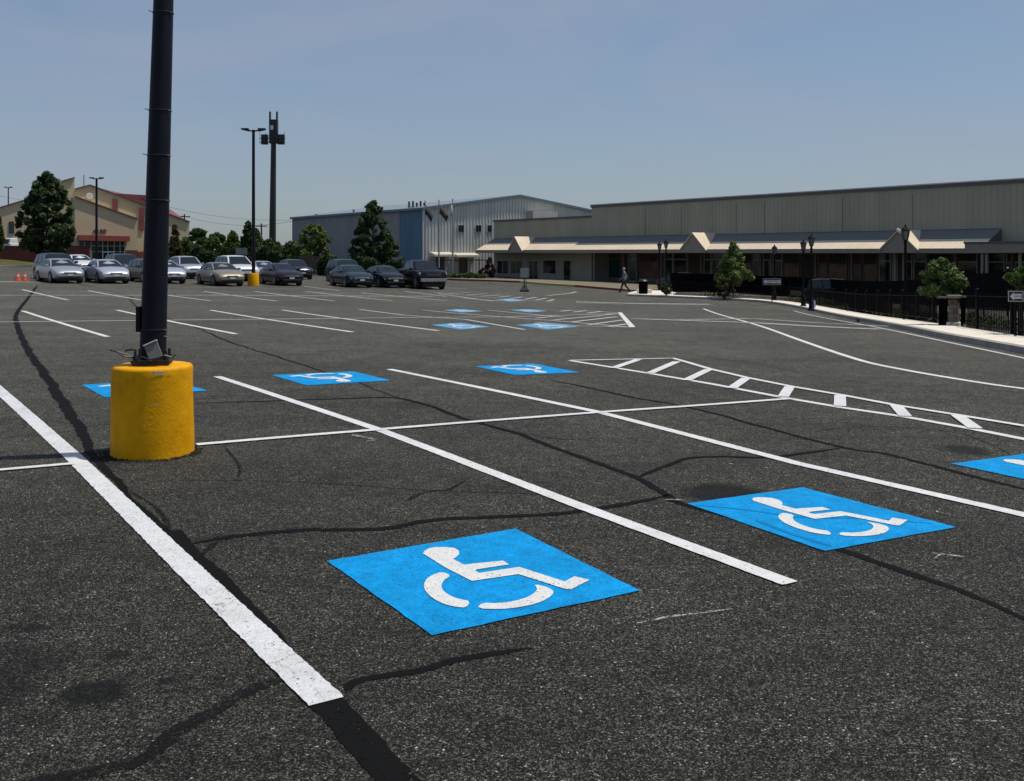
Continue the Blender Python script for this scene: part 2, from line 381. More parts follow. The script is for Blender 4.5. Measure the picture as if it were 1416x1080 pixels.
strip('island_outline', LOW, .11, .0075, M_WHITE, jit=.03, step=.2); strip('island_outline', UPP, .10, .0115, M_WHITE, jit=.03, step=.2)
for a, b in [((883,498),(848,510)),((936,501),(899,517)),((980,512),(949,527)),((1032,524),(1012,538)),((1092,536),(1083,550)),((1161.5,548),(1161.5,563)),((1239,562),(1252,577)),((1324,576),(1349,594)),((1425,594),(1470,614))]:
    strip('island_stripe', [a, b], .135, .0155, M_WHITE, jit=.03, step=.3)
strip('lane_edge_line', [(973,427),(1038,447),(1103,469.5),(1181,496),(1246,511),(1339,527),(1416,538),(1600,560)], .125, .0075, M_WHITE, smooth=True)
strip('lane_edge_line', [(797,417.5),(880,420),(982,421)], .7, .0115, M_FAINT)
strip('lane_edge_line', [(874,441),(960,444),(1047,447),(1130,452),(1218,456)], .6, .0155, M_FAINT)
strip('lane_edge_line', [(940,443),(1040,441),(1130,447),(1230,452)], .35, .0195, M_FAINT)
strip('lane_edge_line', [(1098,430),(1191,449),(1293,470),(1416,496),(1560,528)], .11, .0115, M_FARWHITE, smooth=True)
# far hatched island
strip('island_outline', [(857,432.5),(874.5,453)], .17, .0155, M_WHITE); strip('island_outline', [(874,453),(800,451),(740,446)], .12, .0115, M_FARWHITE)
strip('island_outline', [(857,433),(824,430.5),(757,428.7),(700,428)], .12, .0115, M_FARWHITE)
for a, b in [((843,452),(867,448.5)),((814,449.6),(862,443)),((790,446),(853,438.5)),((766,443),(835,436.5)),((741,440.5),(769,437.6)),((812,433.5),(832,431)),((793,432),(811,429.8)),((775,431),(790,429.2)),((836,436),(853,434))]:
    strip('island_stripe', [a, b], .16, .0155, M_FARWHITE)
for a, b in [((620,406),(650,405)),((646,408),(672,406.5)),((668,409.5),(692,408)),((690,411),(706,409.5)),((706,413),(722,411)),((726,414),(742,411.5)),((741,415),(756,412.5)),((757,416.5),(766,414.5))]:
    strip('island_stripe', [a, b], .17, .0155, M_FARWHITE)
strip('island_outline', [(600,404),(650,409),(700,413),(765,417.5)], .12, .0115, M_FARWHITE)
strip('island_outline', [(757,409),(790,405.5),(797,403.5)], .16, .0115, M_FARWHITE)
strip('stall_line', [(575,396),(620,398.5),(647,399.5)], .14, .0075, M_FARWHITE); strip('stall_line', [(640,412),(690,416.5)], .12, .0075, M_FARWHITE)
strip('stall_line', [(420,396),(470,402)], .14, .0075, M_FARWHITE); strip('stall_line', [(797,418.6),(860,421)], .2, .0075, M_FAINT)
# scuffs and specks of stray paint
M_SCUFF = see_through('paint_scuff', (.5, .5, .48), .45, .62, .8, 25.)
for i, (p, wd) in enumerate([([(486,603),(508,607),(522,610)], .05), ([(506,612),(519,611)], .03), ([(1275,766),(1300,769),(1335,773)], .02), ([(1292,776),(1304,765)], .02), ([(880,866),(920,857),(1010,846)], .02),
              ([(1322,998),(1345,1002),(1388,1002)], .012), ([(83,485),(98,486)], .05), ([(920,693),(948,694)], .05), ([(1008,643),(1014,644)], .03), ([(1294,709),(1298,711)], .03), ([(1058,648),(1062,649)], .03)]):
    strip('paint_scuff', p, wd, .014, M_SCUFF if i not in (8, 9, 10, 1) else M_WHITE, jit=.5, step=.05, taper=True)

# ------------------------------------------------------------------ accessible-parking symbols
def zp(x, y): return (430+x/3.0128, 700+y/3.0128)
BODY = [(468,203),(474,192),(492,182),(520,177),(560,177),(597,181),(615,192),(617,206),(604,220),(592,227),(640,251),(668,247),(800,234),(826,250),(692,270),(684,276),(702,285),(868,260),(1060,320),(1100,298),(1166,312),(1086,353),(1058,350),(865,290),(670,319),(560,262)]
ARC1 = [(545,280),(585,295),(553,316),(541,338),(550,362),(585,386),(622,397),(661,404),(645,433),(600,429),(552,418),(505,393),(475,362),(469,336),(480,312),(508,292)]
ARC2 = [(930,331),(985,343),(1010,357),(1012,368),(998,385),(960,406),(910,421),(850,432),(790,438),(688,436),(710,411),(780,413),(850,403),(905,386),(936,366),(945,350)]
sq1 = [G(452,777), G(713,732), G(885,818), G(598,880)]
e1 = ((sq1[1]-sq1[0])+(sq1[2]-sq1[3]))/2; e2 = ((sq1[3]-sq1[0])+(sq1[2]-sq1[1]))/2; c1 = sum(sq1, Vector())/4
det = e1.x*e2.y-e1.y*e2.x
def to_uv(q):
    d = G(*zp(*q))-c1
    return (.5+(d.x*e2.y-d.y*e2.x)/det, .5+(e1.x*d.y-e1.y*d.x)/det)
SYM = [[to_uv(q) for q in s] for s in (BODY, ARC1, ARC2)]
keep = 0
def chaikin(p, _):
    o = []
    for i in range(len(p)):
        a, b = p[i], p[(i+1) % len(p)]; l = math.hypot(a[0]-b[0], a[1]-b[1]); q = .25 if l < .12 else .08
        o += [(a[0]+(b[0]-a[0])*q, a[1]+(b[1]-a[1])*q), (a[0]+(b[0]-a[0])*(1-q), a[1]+(b[1]-a[1])*(1-q))]
    return o
def symbol(corners, label, flip=False, mb=None):
    c = [Vector(p) for p in corners]; ctr = sum(c, Vector())/4
    r = thing('accessible_parking_symbol', label, 'parking symbol', ctr, 0, 'blue wheelchair symbols painted on the asphalt')
    def P(u, v, dz):
        if flip: u, v = 1-u, 1-v
        q = c[0]*(1-u)*(1-v)+c[1]*u*(1-v)+c[2]*u*v+c[3]*(1-u)*v
        return (q.x-ctr.x, q.y-ctr.y, T(q.x, q.y)+dz-ctr.z)
    rr = random.Random(int(ctr.x*50))
    b = MB(); n = 14
    vs = []
    for j in range(n+1):
        for i in range(n+1):
            u, v = i/n, j/n
            if i in (0, n): u += rr.uniform(-.003, .003)
            if j in (0, n): v += rr.uniform(-.003, .003)
            vs.append(P(u, v, .006))
    b.add(vs, [(j*(n+1)+i, (j+1)*(n+1)+i, (j+1)*(n+1)+i+1, j*(n+1)+i+1) for j in range(n) for i in range(n)])
    b.build('blue_square', mb or M_BLUE, r, fix=False)
    for k, poly in enumerate(SYM):
        if k: poly = chaikin(poly, keep)
        me = bpy.data.meshes.new('w'); bm = bmesh.new()
        f = bm.faces.new([bm.verts.new(P(u, v, .010)) for u, v in poly]); bm.normal_update()
        if f.normal.z < 0: f.normal_flip()
        bmesh.ops.triangulate(bm, faces=bm.faces); bm.to_mesh(me); bm.free(); me.materials.append(M_WHITE)
        me.name = ('wheelchair_figure', 'wheel_arc', 'wheel_arc')[k]
        o = bpy.data.objects.new(me.name, me); COL.objects.link(o); o.parent = r
    return r
g = lambda *p: [G(*q) for q in p]
sq2 = g((950,697),(1110,675),(1322,730),(1140,763))
symbol(sq1, 'nearest blue square with white wheelchair symbol, left of the two large ones')
strip('painted_over_crack', [(962,700),(1030,706),(1110,716),(1200,718),(1290,726)], .022, .0075, M_BLUECRACK, jit=.4, smooth=True, step=.04, taper=True, wig=.01)
strip('painted_over_crack', [(1045,721),(1090,738),(1150,757)], .035, .0078, M_BLUECRACK, jit=.4, smooth=True, step=.04, taper=True, wig=.01)
symbol(sq2, 'large blue wheelchair square right of the long white stall line, second nearest')
o3 = G(1316, 642); sq3 = [o3]+[o3+(q-sq2[0]) for q in sq2[1:]]
symbol(sq3, 'blue wheelchair square cut off by the right edge of the photo')
symbol(g((113,532.5),(235,526.5),(287,540.5),(145,550)), 'blue wheelchair square mostly hidden behind the yellow concrete base', True)
symbol(g((376,519),(488,514),(540,526.5),(424,533.5)), 'blue wheelchair square between the two stall line ends, middle row left', True)
symbol(g((656.5,507),(737,503),(802,515.5),(712,519)), 'blue wheelchair square left of the tip of the near striped island', True)
far = ['far blue wheelchair square at the end of the second row, left one', 'far blue wheelchair square beside the far striped island',
       'tiny faded blue wheelchair square above the left far one', 'tiny faded blue wheelchair square left of the far striped island top', 'farthest blue wheelchair patch in front of the portable sign']
FQ = [[(596,449.5),(637,446.5),(678,452),(637,456)], [(714,449.5),(755,446.5),(800,452),(757,456)],
      [(613,429),(640,427.6),(668,430.4),(640,432.2)], [(706,429),(732,427.6),(757,430.4),(732,432)], [(684,414.5),(706,413.4),(729,415.6),(706,417)]]
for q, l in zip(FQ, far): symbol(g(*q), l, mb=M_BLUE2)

# ------------------------------------------------------------------ near lamp post in its yellow base
M_YEL = mat('yellow_concrete_paint', (.74, .345, .001), .6, spec=.15, var=.10, vscale=9., bump=.3, bscale=38., dirt=.5)
M_CHIP = mat('chipped_concrete', (.42, .40, .36), .9, var=.3, vscale=60.)
M_POLE = mat('dark_bronze_pole_paint', (.006, .007, .013), .5, var=.25, vscale=3., spec=.22, dirt=.3)
M_BLK = mat('black_metal', (.010, .010, .011), .45, var=.2)
M_GREY = mat('grey_cover_plate', (.16, .155, .15), .6, metal=.0, var=.15)
M_CONC = mat('concrete_sidewalk', (.72, .65, .55), .9, var=.10, vscale=2.5, bump=.3, bscale=60., dirt=.12)
M_CURB = mat('concrete_curb', (.30, .27, .235), .9, var=.2, vscale=4., bump=.3, dirt=.3)
bx, by = X(211, 8.84), 8.84
base = thing('lamp_post', 'dark tapered lamp post rising out of the frame from the big yellow concrete base', 'lamp post', (bx, by, T(bx, by)), 0)
cyl = MB(); prof = []
for k in range(17): prof.append((.349-.012*k/16, -.05+.79*k/16))
prof += [(.334, .755), (.322, .768), (.30, .773), (.05, .776)]
cyl.lathe(prof, 56)
rr = random.Random(3)
cyl.v = [(x*(1+.008*math.sin(7*z+3*math.atan2(y, x))+.004*math.sin(23*z+11*math.atan2(y, x))), y*(1+.006*math.sin(9*z+x*4)), z) for x, y, z in cyl.v]
cyl.build('concrete_base', M_YEL, base, smooth=True)
# chips on the rim, facing the camera
ch = MB(); tc_ = Vector((-bx, -by)).normalized()
for (a, z, rx, rz) in [(.12, .735, .035, .011), (.21, .728, .03, .012), (.02, .74, .018, .008), (.06, .47, .02, .008), (-.05, .3, .008, .005), (.4, .72, .012, .006)]:
    vs = []
    a0 = math.atan2(tc_.y, tc_.x)+a
    for k in range(12):
        t = 2*math.pi*k/12; aa = a0+math.cos(t)*rx/.34*rr.uniform(.7, 1.15); zz = z+math.sin(t)*rz*rr.uniform(.7, 1.2)
        r_ = .3495-.012*zz/.79+.0045
        vs.append((r_*math.cos(aa), r_*math.sin(aa), zz))
    ch.add(vs, [tuple(range(12))])
tag(ch.build('paint_chip', M_CHIP, base), kind='stuff')
# pole leans slightly
def lean(z): return Vector(((z-.78)*.030, 0, z))
pm = MB()
H = 9.0; zs = fr(.78, H, .4)
for a, b_ in zip(zs, zs[1:]):
    f = lambda z: .112-.0088*(z-.78)
    pm.tube(lean(a), lean(b_), f(a), f(b_), 36, cap=False)
po = pm.build('pole', M_POLE, base, smooth=True)
bnd = MB()
for py in (18, 153, 215, 277, 455):
    z = EYE+(HY-py)*8.84/FPX; c_ = lean(z); r_ = .112-.0088*(z-.78)
    ng = 40
    pr = [(r_+.001, -.006), (r_+.005, -.004), (r_+.005, .004), (r_+.001, .006)]
    b2 = MB(); b2.lathe(pr, ng, (c_.x, 0, c_.z)); b2.tube((c_.x-r_-.028, -.04, c_.z+.012), (c_.x-r_+.01, -.06, c_.z), .0035, n=6)
    b2.tube((c_.x+r_-.01, -.05, c_.z), (c_.x+r_+.02, -.03, c_.z-.01), .0035, n=6)
    b2.build('cable_tie', M_BLK, base, smooth=True)
sp = MB(); sp.box(-.16, .16, -.16, .16, .80, .822); sp.build('base_plate', M_BLK, base, bevel=.004, rotz=R(12))
gp = MB(); gp.box(-.15, .15, -.15, .15, .775, .80); gp.build('grout_pad', mat('stained_grout', (.05, .045, .04), .9), base, rotz=R(12))
for sx_ in (-1, 1):
    for sy_ in (-1, 1):
        q = MB(); q.tube((sx_*.125, sy_*.125, .822), (sx_*.125, sy_*.125, .90), .012, n=8); q.tube((sx_*.125, sy_*.125, .822), (sx_*.125, sy_*.125, .846), .024, n=6)
        q.build('anchor_bolt', M_BLK, base, rotz=R(12))
pc = MB(); pc.box(-.058, .058, -.006, .006, -.07, .07); pc.mi(1).box(-.062, .062, -.02, .008, .0705, .080)
o = pc.build('loose_cover_plate', [M_GREY, mat('bright_plate_edge', (.6, .6, .6), .4)], base, bevel=.003); o.location = (.068, -.17, .905); o.rotation_euler = (R(-14), R(-24), R(6))
wr = MB()
for pts in [[(-.10,-.13,.84),(-.17,-.16,.875),(-.24,-.18,.90),(-.30,-.18,.915)],[(-.12,-.14,.85),(-.18,-.17,.86),(-.235,-.18,.89)],[(.1,-.15,.85),(.16,-.17,.87),(.22,-.15,.85),(.24,-.12,.87)],[(-.10,-.1,.90),(-.15,-.12,.915),(-.19,-.13,.90)],
            [(-.1,-.16,.83),(-.02,-.19,.86),(.05,-.2,.835),(.13,-.19,.85)],[(.12,-.12,1.01),(.15,-.14,1.03),(.17,-.13,1.02)]]:
    for a, b_ in zip(pts, pts[1:]): wr.tube(a, b_, .007, n=6)
tag(wr.build('loose_wire', M_BLK, base), kind='stuff')
jb = MB(); jb.box(-.035, .0, -.05, .03, 0, .22); o = jb.build('junction_box', M_POLE, base, bevel=.004); o.location = (-.088, -.02, 1.06)
hd = MB(); hd.box(-.9, .9, -.05, .05, H, H+.1); hd.box(-1.3, -.75, -.2, .2, H-.02, H+.13); hd.box(.75, 1.3, -.2, .2, H-.02, H+.13)
hd.build('lamp_head', M_POLE, base, loc=(lean(H).x, 0, 0))
# dirt and crumbs round the base
M_DIRT = mat('dark_dirt', (.018, .016, .013), 1., var=.5, vscale=40., bump=.8, bscale=80.)
M_WEED = mat('small_weeds', (.07, .08, .025), .9, var=.4, vscale=20.)
db = MB(); rr = random.Random(5)
for i in range(900):
    a = rr.uniform(0, 2*math.pi); bias = 1+.9*max(0, math.cos(a-math.pi))+.6*max(0, math.cos(a+math.pi/2))
    d = .335+abs(rr.gauss(0, .035))*bias; s_ = rr.uniform(.004, .014); db.mi(0 if rr.random() < .93 else 1)
    x, y = d*math.cos(a), d*math.sin(a)
    hh = s_*rr.uniform(.4, 1.3)
    db.add([(x-s_, y-s_*.7, 0), (x+s_, y-s_*.5, 0), (x+s_*.3, y+s_, 0), (x, y, hh)], [(0, 1, 3), (1, 2, 3), (2, 0, 3)])
o = db.build('dirt', [M_DIRT, M_WEED]); o.location = (bx, by, T(bx, by)+.004); tag(o, kind='stuff')
o['label'] = 'dark dirt and crumbs round the foot of the yellow base'

# ------------------------------------------------------------------ sidewalk along the right
CH = .13
edge = [(866,406.5),(991,411.5),(1084,418.5),(1120,429.5-5),(1177,436),(1269,453),(1340,465),(1416,479.5),(1560,508)]
edge = [(866,406.5),(930,409),(991,411.6),(1060,416),(1120,426),(1180,437.5),(1288,457),(1350,468),(1416,479.5),(1560,508),(1750,546)]
E = [G(px, py, CH) for px, py in edge]
E2 = resample(smoothline([Vector((p.x, p.y)) for p in E], 5), .5)
def offs(P, d):
    o = []
    for i, q in enumerate(P):
        a = P[max(0, i-2)]; b = P[min(len(P)-1, i+2)]; t = (b-a).normalized(); o.append(q+Vector((-t.y, t.x))*d)
    return o
# side of the walk away from the lot is on the left when walking toward the camera?
mid = len(E2)//2; tt = (E2[mid+1]-E2[mid]).normalized(); nn_ = Vector((-tt.y, tt.x)); SG = 1 if nn_.x > 0 else -1
def ribbon(name, A, B, za, zb, m, **k):
    vs = []
    for a, b in zip(A, B): vs += [(a.x, a.y, T(a.x, a.y)+za), (b.x, b.y, T(b.x, b.y)+zb)]
    n = len(A); b_ = MB(); b_.add(vs, [(2*i, 2*i+2, 2*i+3, 2*i+1) for i in range(n-1)]); return b_.build(name, m, **k)
SW = 1.35
inner = offs(E2, SG*SW); c0_ = offs(E2, SG*.16)
cb = MB(); vs = []
for a, b in zip(offs(E2, -SG*.03), c0_):
    vs += [(a.x, a.y, T(a.x, a.y)-.05), (a.x+(b.x-a.x)*.12, a.y+(b.y-a.y)*.12, T(a.x, a.y)+CH-.012), (a.x+(b.x-a.x)*.3, a.y+(b.y-a.y)*.3, T(a.x, a.y)+CH), (b.x, b.y, T(b.x, b.y)+CH)]
cb.add(vs, [(4*i+k, 4*i+4+k, 4*i+5+k, 4*i+1+k) for i in range(len(E2)-1) for k in range(3)])
tag(cb.build('curb', M_CURB, smooth=True), kind='structure')
# sidewalk slabs as parts
wk = thing('sidewalk', None, None); tag(wk, kind='structure')
step_n = 3
for i in range(0, len(E2)-1, step_n):
    j = min(i+step_n, len(E2)-1); b_ = MB()
    A = [c0_[k] for k in range(i, j+1)]; B = [inner[k] for k in range(i, j+1)]
    ta = (A[-1]-A[0]); ta = ta.normalized()*.012 if ta.length else ta
    A[0] = A[0]+ta; B[0] = B[0]+ta
    vs = []
    for a, b in zip(A, B): vs += [(a.x, a.y, T(a.x, a.y)+CH-.004), (b.x, b.y, T(b.x, b.y)+CH+.002), (a.x, a.y, T(a.x, a.y)), (b.x, b.y, T(b.x, b.y))]
    n = len(A); fs = []
    for k in range(n-1): fs += [(4*k, 4*k+4, 4*k+5, 4*k+1), (4*k, 4*k+2, 4*k+6, 4*k+4), (4*k+1, 4*k+5, 4*k+7, 4*k+3)]
    fs += [(0, 1, 3, 2), (4*n-4, 4*n-2, 4*n-1, 4*n-3)]
    b_.add(vs, fs); b_.build('slab', M_CONC, wk)
# corner apron with raised block at the near end of the entrance
cw = G(868, 406, CH)
ap = MB(); P_ = [G(868,405,CH), G(884,401.5,CH), G(915,401,CH), G(935,404.5,CH), G(930,408,CH)]
ap.prism([(p.x, p.y, -1.0) for p in P_], (0, 0, .0)) if False else None
ap.prism([(p.x, p.y, T(p.x, p.y)) for p in P_], (0, 0, CH+.006)); tag(ap.build('corner_apron', M_CONC), kind='structure')
bl = MB(); q = G(891, 405, CH); bl.box(-.48, .48, -.3, .3, 0, .24); o = bl.build('concrete_block', M_CONC, bevel=.02, loc=(q.x, q.y, q.z)); tag(o, 'pale low concrete block at the sidewalk corner under the black bin', 'concrete block')
# mulch bed behind walk, drain inlet
bed = offs(E2, SG*6.5); M_MULCH = mat('mulch_bed', (.05, .042, .03), .95, var=.6, vscale=5., bump=.8, bscale=15.)
tag(ribbon('planting_bed', inner, bed, CH-.03, CH-.05, M_MULCH), kind='structure')
dr = MB(); q = G(1072, 420, .01); q2 = G(1098, 424, .01); tv = (q2-q); an = math.atan2(tv.y, tv.x)
dr.box(0, tv.length, -.12, .12, -.02, .012); tag(dr.build('drain_inlet', M_BLK, loc=(q.x, q.y, q.z), rotz=an), 'black storm drain inlet at the foot of the curb', 'drain')
q = G(1186, 443, .05); dr = MB(); dr.box(-.3, .3, -.03, .03, -.04, .07)
tag(dr.build('curb_drain', M_BLK, loc=(q.x, q.y, q.z), rotz=math.atan2((G(1195,445).y-G(1170,440).y), (G(1195,445).x-G(1170,440).x))), 'small dark drain slot in the curb below the second tree', 'drain')

# iron fence along the walk's back edge
fl = offs(E2, SG*(SW+.12))
start = next(i for i, p in enumerate(fl) if CX+FPX*p.x/p.y > 915)
fl = fl[start:]
fence = thing('iron_fence', 'low black iron picket fence along the back edge of the pale sidewalk', 'fence', (fl[0].x, fl[0].y, 0))
def rel(p, z): return (p.x-fl[0].x, p.y-fl[0].y, z)
M_IRON = mat('black_iron', (.005, .005, .006), .7, var=.2, spec=.15)
pk = MB(); last = None
for p in resample(fl, .13):
    z = T(p.x, p.y)+CH; h = .95; x, y, _ = rel(p, 0)
    if 1297 < CX+FPX*p.x/p.y < 1336: continue
    pk.add([(x-.011, y, z), (x+.011, y-.008, z), (x, y+.012, z), (x-.011, y, z+h), (x+.011, y-.008, z+h), (x, y+.012, z+h)], [(0, 1, 4, 3), (1, 2, 5, 4), (2, 0, 3, 5)])
tag(pk.build('picket', M_IRON, fence, fix=False), kind='stuff')
for hz in (.12, .86):
    for part_ in (0, 1):
      rl = MB()
      for a, b in zip(fl, fl[1:]):
        pxa = CX+FPX*a.x/a.y
        if (pxa > 1297) if part_ == 0 else (pxa < 1334): continue
        rl.tube(rel(a, T(a.x, a.y)+CH+hz), rel(b, T(b.x, b.y)+CH+hz), .018, n=4, cap=False)
      rl.build('rail', M_IRON, fence)
for p in fl[::5]:
    z = T(p.x, p.y)+CH; x, y, _ = rel(p, 0); b_ = MB(); b_.box(x-.035, x+.035, y-.035, y+.035, z, z+1.02); b_.lathe([(.05, 0), (.05, .02), (.02, .05)], 8, (x, y, z+1.02)); b_.build('post', M_IRON, fence)
# black screen fence behind it
sl = offs(E2, SG*(SW+1.6))[start+0:]
scr = thing('screen_fence', 'tall solid black screen boards on posts behind the iron fence', 'fence', (sl[0].x, sl[0].y, 0))
M_SCR = mat('black_screen_board', (.0035, .0035, .0045), .95, var=.3, spec=.03)
M_PALE = mat('pale_lamp_glass', (.6, .6, .58), .3)
def rs(p, z): return Vector((p.x-sl[0].x, p.y-sl[0].y, z))
k = 0
for i in range(0, len(sl)-5, 5):
    a, b = sl[i], sl[i+5]; za, zb = T(a.x, a.y)+CH, T(b.x, b.y)+CH
    t_ = (b-a).normalized(); nv = Vector((-t_.y, t_.x))*.02
    n3 = Vector((nv.x, nv.y, 0)); e_ = Vector((t_.x, t_.y, 0))*.05
    top = 1.45+.12*min(1, i/60)
    b_ = MB(); p0, p1 = rs(a, za)+e_, rs(b, zb)-e_
    bt_ = .30 if CX+FPX*a.x/a.y < 1075 else .62
    b_.prism([p0+n3+Vector((0, 0, bt_)), p1+n3+Vector((0, 0, bt_)), p1+n3+Vector((0, 0, top)), p0+n3+Vector((0, 0, top))], -2*n3)
    b_.build('screen_board', M_SCR, scr)
    b_ = MB(); c_ = rs(a, za); b_.tube(c_, c_+Vector((0, 0, top+.08)), .035, n=8); po_ = b_.build('post', M_IRON, scr)
    if k % 2 == 0 and a.y < 42:
        b_ = MB(); b_.lathe([(.015, 0), (.028, .015), (.028, .03), (.01, .04)], 8, (c_.x, c_.y, c_.z+top+.08)); b_.build('finial', M_PALE, po_)
    k += 1

# ------------------------------------------------------------------ foliage
def leafmat(name, a, b, tr=.25):
    m = bpy.data.materials.new(name); m.use_nodes = True; t = m.node_tree; p = t.nodes['Principled BSDF']
    g_ = nd(t, 'ShaderNodeNewGeometry'); tc = nd(t, 'ShaderNodeTexCoord')
    n = noise(t, tc.outputs['Object'], .9, 4)
    f = math_(t, 'ADD', math_(t, 'MULTIPLY', g_.outputs['Random Per Island'], .6), math_(t, 'MULTIPLY', n, .5))
    c = mixc(t, rng(t, f, .2, .9), a, b); t.links.new(c, p.inputs['Base Color'])
    p.inputs['Roughness'].default_value = .6; p.inputs['Specular IOR Level'].default_value = .25
    tl = nd(t, 'ShaderNodeBsdfTranslucent'); t.links.new(c, tl.inputs[0])
    mx = nd(t, 'ShaderNodeMixShader'); mx.inputs[0].default_value = tr
    t.links.new(p.outputs[0], mx.inputs[1]); t.links.new(tl.outputs[0], mx.inputs[2]); t.links.new(mx.outputs[0], t.nodes['Material Output'].inputs[0])
    return m
L_DARK = leafmat('dark_green_leaves', (.022, .044, .015), (.062, .10, .032))
L_MID = leafmat('mid_green_leaves', (.035, .07, .018), (.10, .15, .035))
L_YEL = leafmat('yellow_green_leaves', (.05, .085, .016), (.15, .19, .04))
L_FRESH = leafmat('fresh_green_leaves', (.045, .085, .018), (.17, .23, .06))
L_PURP = leafmat('purple_leaves', (.035, .010, .014), (.10, .03, .04))
L_SHRUB = leafmat('olive_shrub_leaves', (.03, .045, .014), (.11, .13, .04))
M_BARK = mat('bark', (.06, .048, .036), .95, var=.4, vscale=12., bump=.7, bscale=30.)
PROF = {'ovate': lambda t: (1-t)**.62*(min(1, (t+.03)/.22))**.5*1.0,
        'full': lambda t: (max(0, 1-t**2.1))**.62*(min(1, (t+.06)/.3))**.5,
        'round': lambda t: math.sqrt(max(0, 1-(2*t-1)**2))*.95+.05,
        'cone': lambda t: (1-t)**.85*min(1, (t+.05)/.15),
        'wide': lambda t: (max(0, 1-t**2.2))**.6*min(1, (t+.12)/.25)}
def crown(name, cx, cy, z0, z1, rad, shape, m, n, ls, seed, parent=None, lumps=46, lr=.26, gap=0.):
    rr = random.Random(seed); f = PROF[shape]; h = z1-z0; L = []
    for i in range(lumps):
        t = rr.random()**.9; a = rr.uniform(0, 2*math.pi); rr_ = rad*f(t)*(rr.uniform(.2, 1.0)**.6)*.92*(.94+.09*math.sin(a*2+t*9+seed)+.07*math.sin(a*5-t*14+seed*2))
        r_ = rad*lr*rr.uniform(.55, 1.1)*(1-.5*t)
        L.append((cx+rr_*math.cos(a)*.92, cy+rr_*math.sin(a)*.92, z0+h*t*.96, r_))
    L.append((cx, cy, z1-rad*.12, rad*.12)); b = MB(); V = []; Fc = []
    tw = [l[3]**2 for l in L]; S_ = sum(tw)
    for l, w_ in zip(L, tw):
        for _ in range(int(n*w_/S_)+6):
            d = Vector((rr.gauss(0, 1), rr.gauss(0, 1), rr.gauss(0, .8)))
            d.normalize(); q = Vector(l[:3])+d*l[3]*rr.uniform(.45, 1.12)*Vector((1, 1, .75)).length/1.6
            nrm = (d+Vector((rr.gauss(0, .6), rr.gauss(0, .6), rr.gauss(0, .6)+.35))).normalized()
            a_ = nrm.orthogonal().normalized(); c_ = nrm.cross(a_); th = rr.uniform(0, 6.28); a2 = a_*math.cos(th)+c_*math.sin(th); c2 = nrm.cross(a2)
            s_ = ls*rr.uniform(.6, 1.3); o_ = len(V)
            V += [tuple(q-a2*s_), tuple(q+c2*s_*.45), tuple(q+a2*s_), tuple(q-c2*s_*.45)]; Fc.append((o_, o_+1, o_+2, o_+3))
    b.v = V; b.f = Fc; b.m = [0]*len(Fc)
    return b.build(name, m, parent, fix=False), L
def tree(name, label, px, Y, ytop, ybot, wpx, shape, m, n=6000, ls=.22, seed=1, gz=None, cat='tree', group=None, trunk_r=.16, lumps=46, lr=.26):
    x = X(px, Y); gz = T(x, Y) if gz is None else gz; z1 = Z(ytop, Y)-gz; z0 = max(.15, Z(ybot, Y)-gz); rad = wpx/2*Y/FPX*1.08
    r = thing(name, label, cat, (x, Y, gz), 0, group)
    cr, L = crown('crown', 0, 0, z0, z1, rad, shape, m, n, ls, seed, r, lumps, lr)
    t = MB(); hh = z0+(z1-z0)*.75; t.tube((0, 0, -.1), (0, 0, z0+.3*(z1-z0)), trunk_r, trunk_r*.7, 8); t.tube((0, 0, z0+.3*(z1-z0)), (0, 0, hh), trunk_r*.7, trunk_r*.15, 6)
    for l in L[::4]:
        zs_ = max(z0*.9, l[2]-(abs(l[0])+abs(l[1]))*.7); t.tube((0, 0, min(zs_, hh)), l[:3], trunk_r*.3, trunk_r*.08, 5)
    t.build('trunk', M_BARK, r, smooth=True)
    return r

# ------------------------------------------------------------------ the shopping building on the right
VX = -250.; ud = Vector((CX-VX, -FPX)).normalized()     # along the facade, toward the camera
nd_ = Vector((ud.y, -ud.x)); nd_ = nd_ if nd_.dot(Vector((0, -1))) > 0 else -nd_   # outward
P0 = Vector((X(818, 97), 97.))
rotU = math.atan2(ud.y, ud.x)
def S(px, d=0.):      # distance along facade for a photo column, on the plane d metres in front of the wall
    k = (px-CX)/FPX; o = P0+nd_*d
    return (k*o.y-o.x)/(ud.x-k*ud.y)
def ZS(py, px, d=0.):
    o = P0+nd_*d+ud*S(px, d); return Z(py, o.y)
FZ = -1.04   # floor level
M_UP = mat('ribbed_grey_cladding', (.33, .315, .235), .7, var=.10, vscale=.6, dirt=.15, stretch=(1, 1, .3))
M_LOWWALL = mat('painted_block_wall', (.30, .285, .22), .85, var=.08, vscale=1.2, dirt=.15)
M_TAN = mat('tan_canopy_roof', (.68, .565, .42), .7, var=.07, vscale=1.0, dirt=.12, stretch=(.3, 1, 1))
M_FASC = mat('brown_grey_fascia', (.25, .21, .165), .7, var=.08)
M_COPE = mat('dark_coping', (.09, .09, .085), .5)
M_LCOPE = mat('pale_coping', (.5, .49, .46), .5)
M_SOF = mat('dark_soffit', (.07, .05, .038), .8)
M_BRN = mat('brown_wall_panel', (.055, .036, .028), .8, var=.2)
M_FRM = mat('pale_window_frame', (.42, .40, .37), .5)
M_GL = mat('dark_shop_glass', (.012, .016, .018), .08, var=.3, spec=.6)
M_TEAL = mat('teal_shop_glass', (.012, .05, .05), .12, var=.3, spec=.6)
M_RED = mat('red_window_poster', (.10, .035, .022), .4, var=.8, vscale=.9)
M_ORA = mat('orange_window_poster', (.13, .05, .018), .4, var=.8, vscale=.9)
M_FLOOR = mat('shop_walk_concrete', (.17, .145, .09), .9, var=.12, dirt=.2)
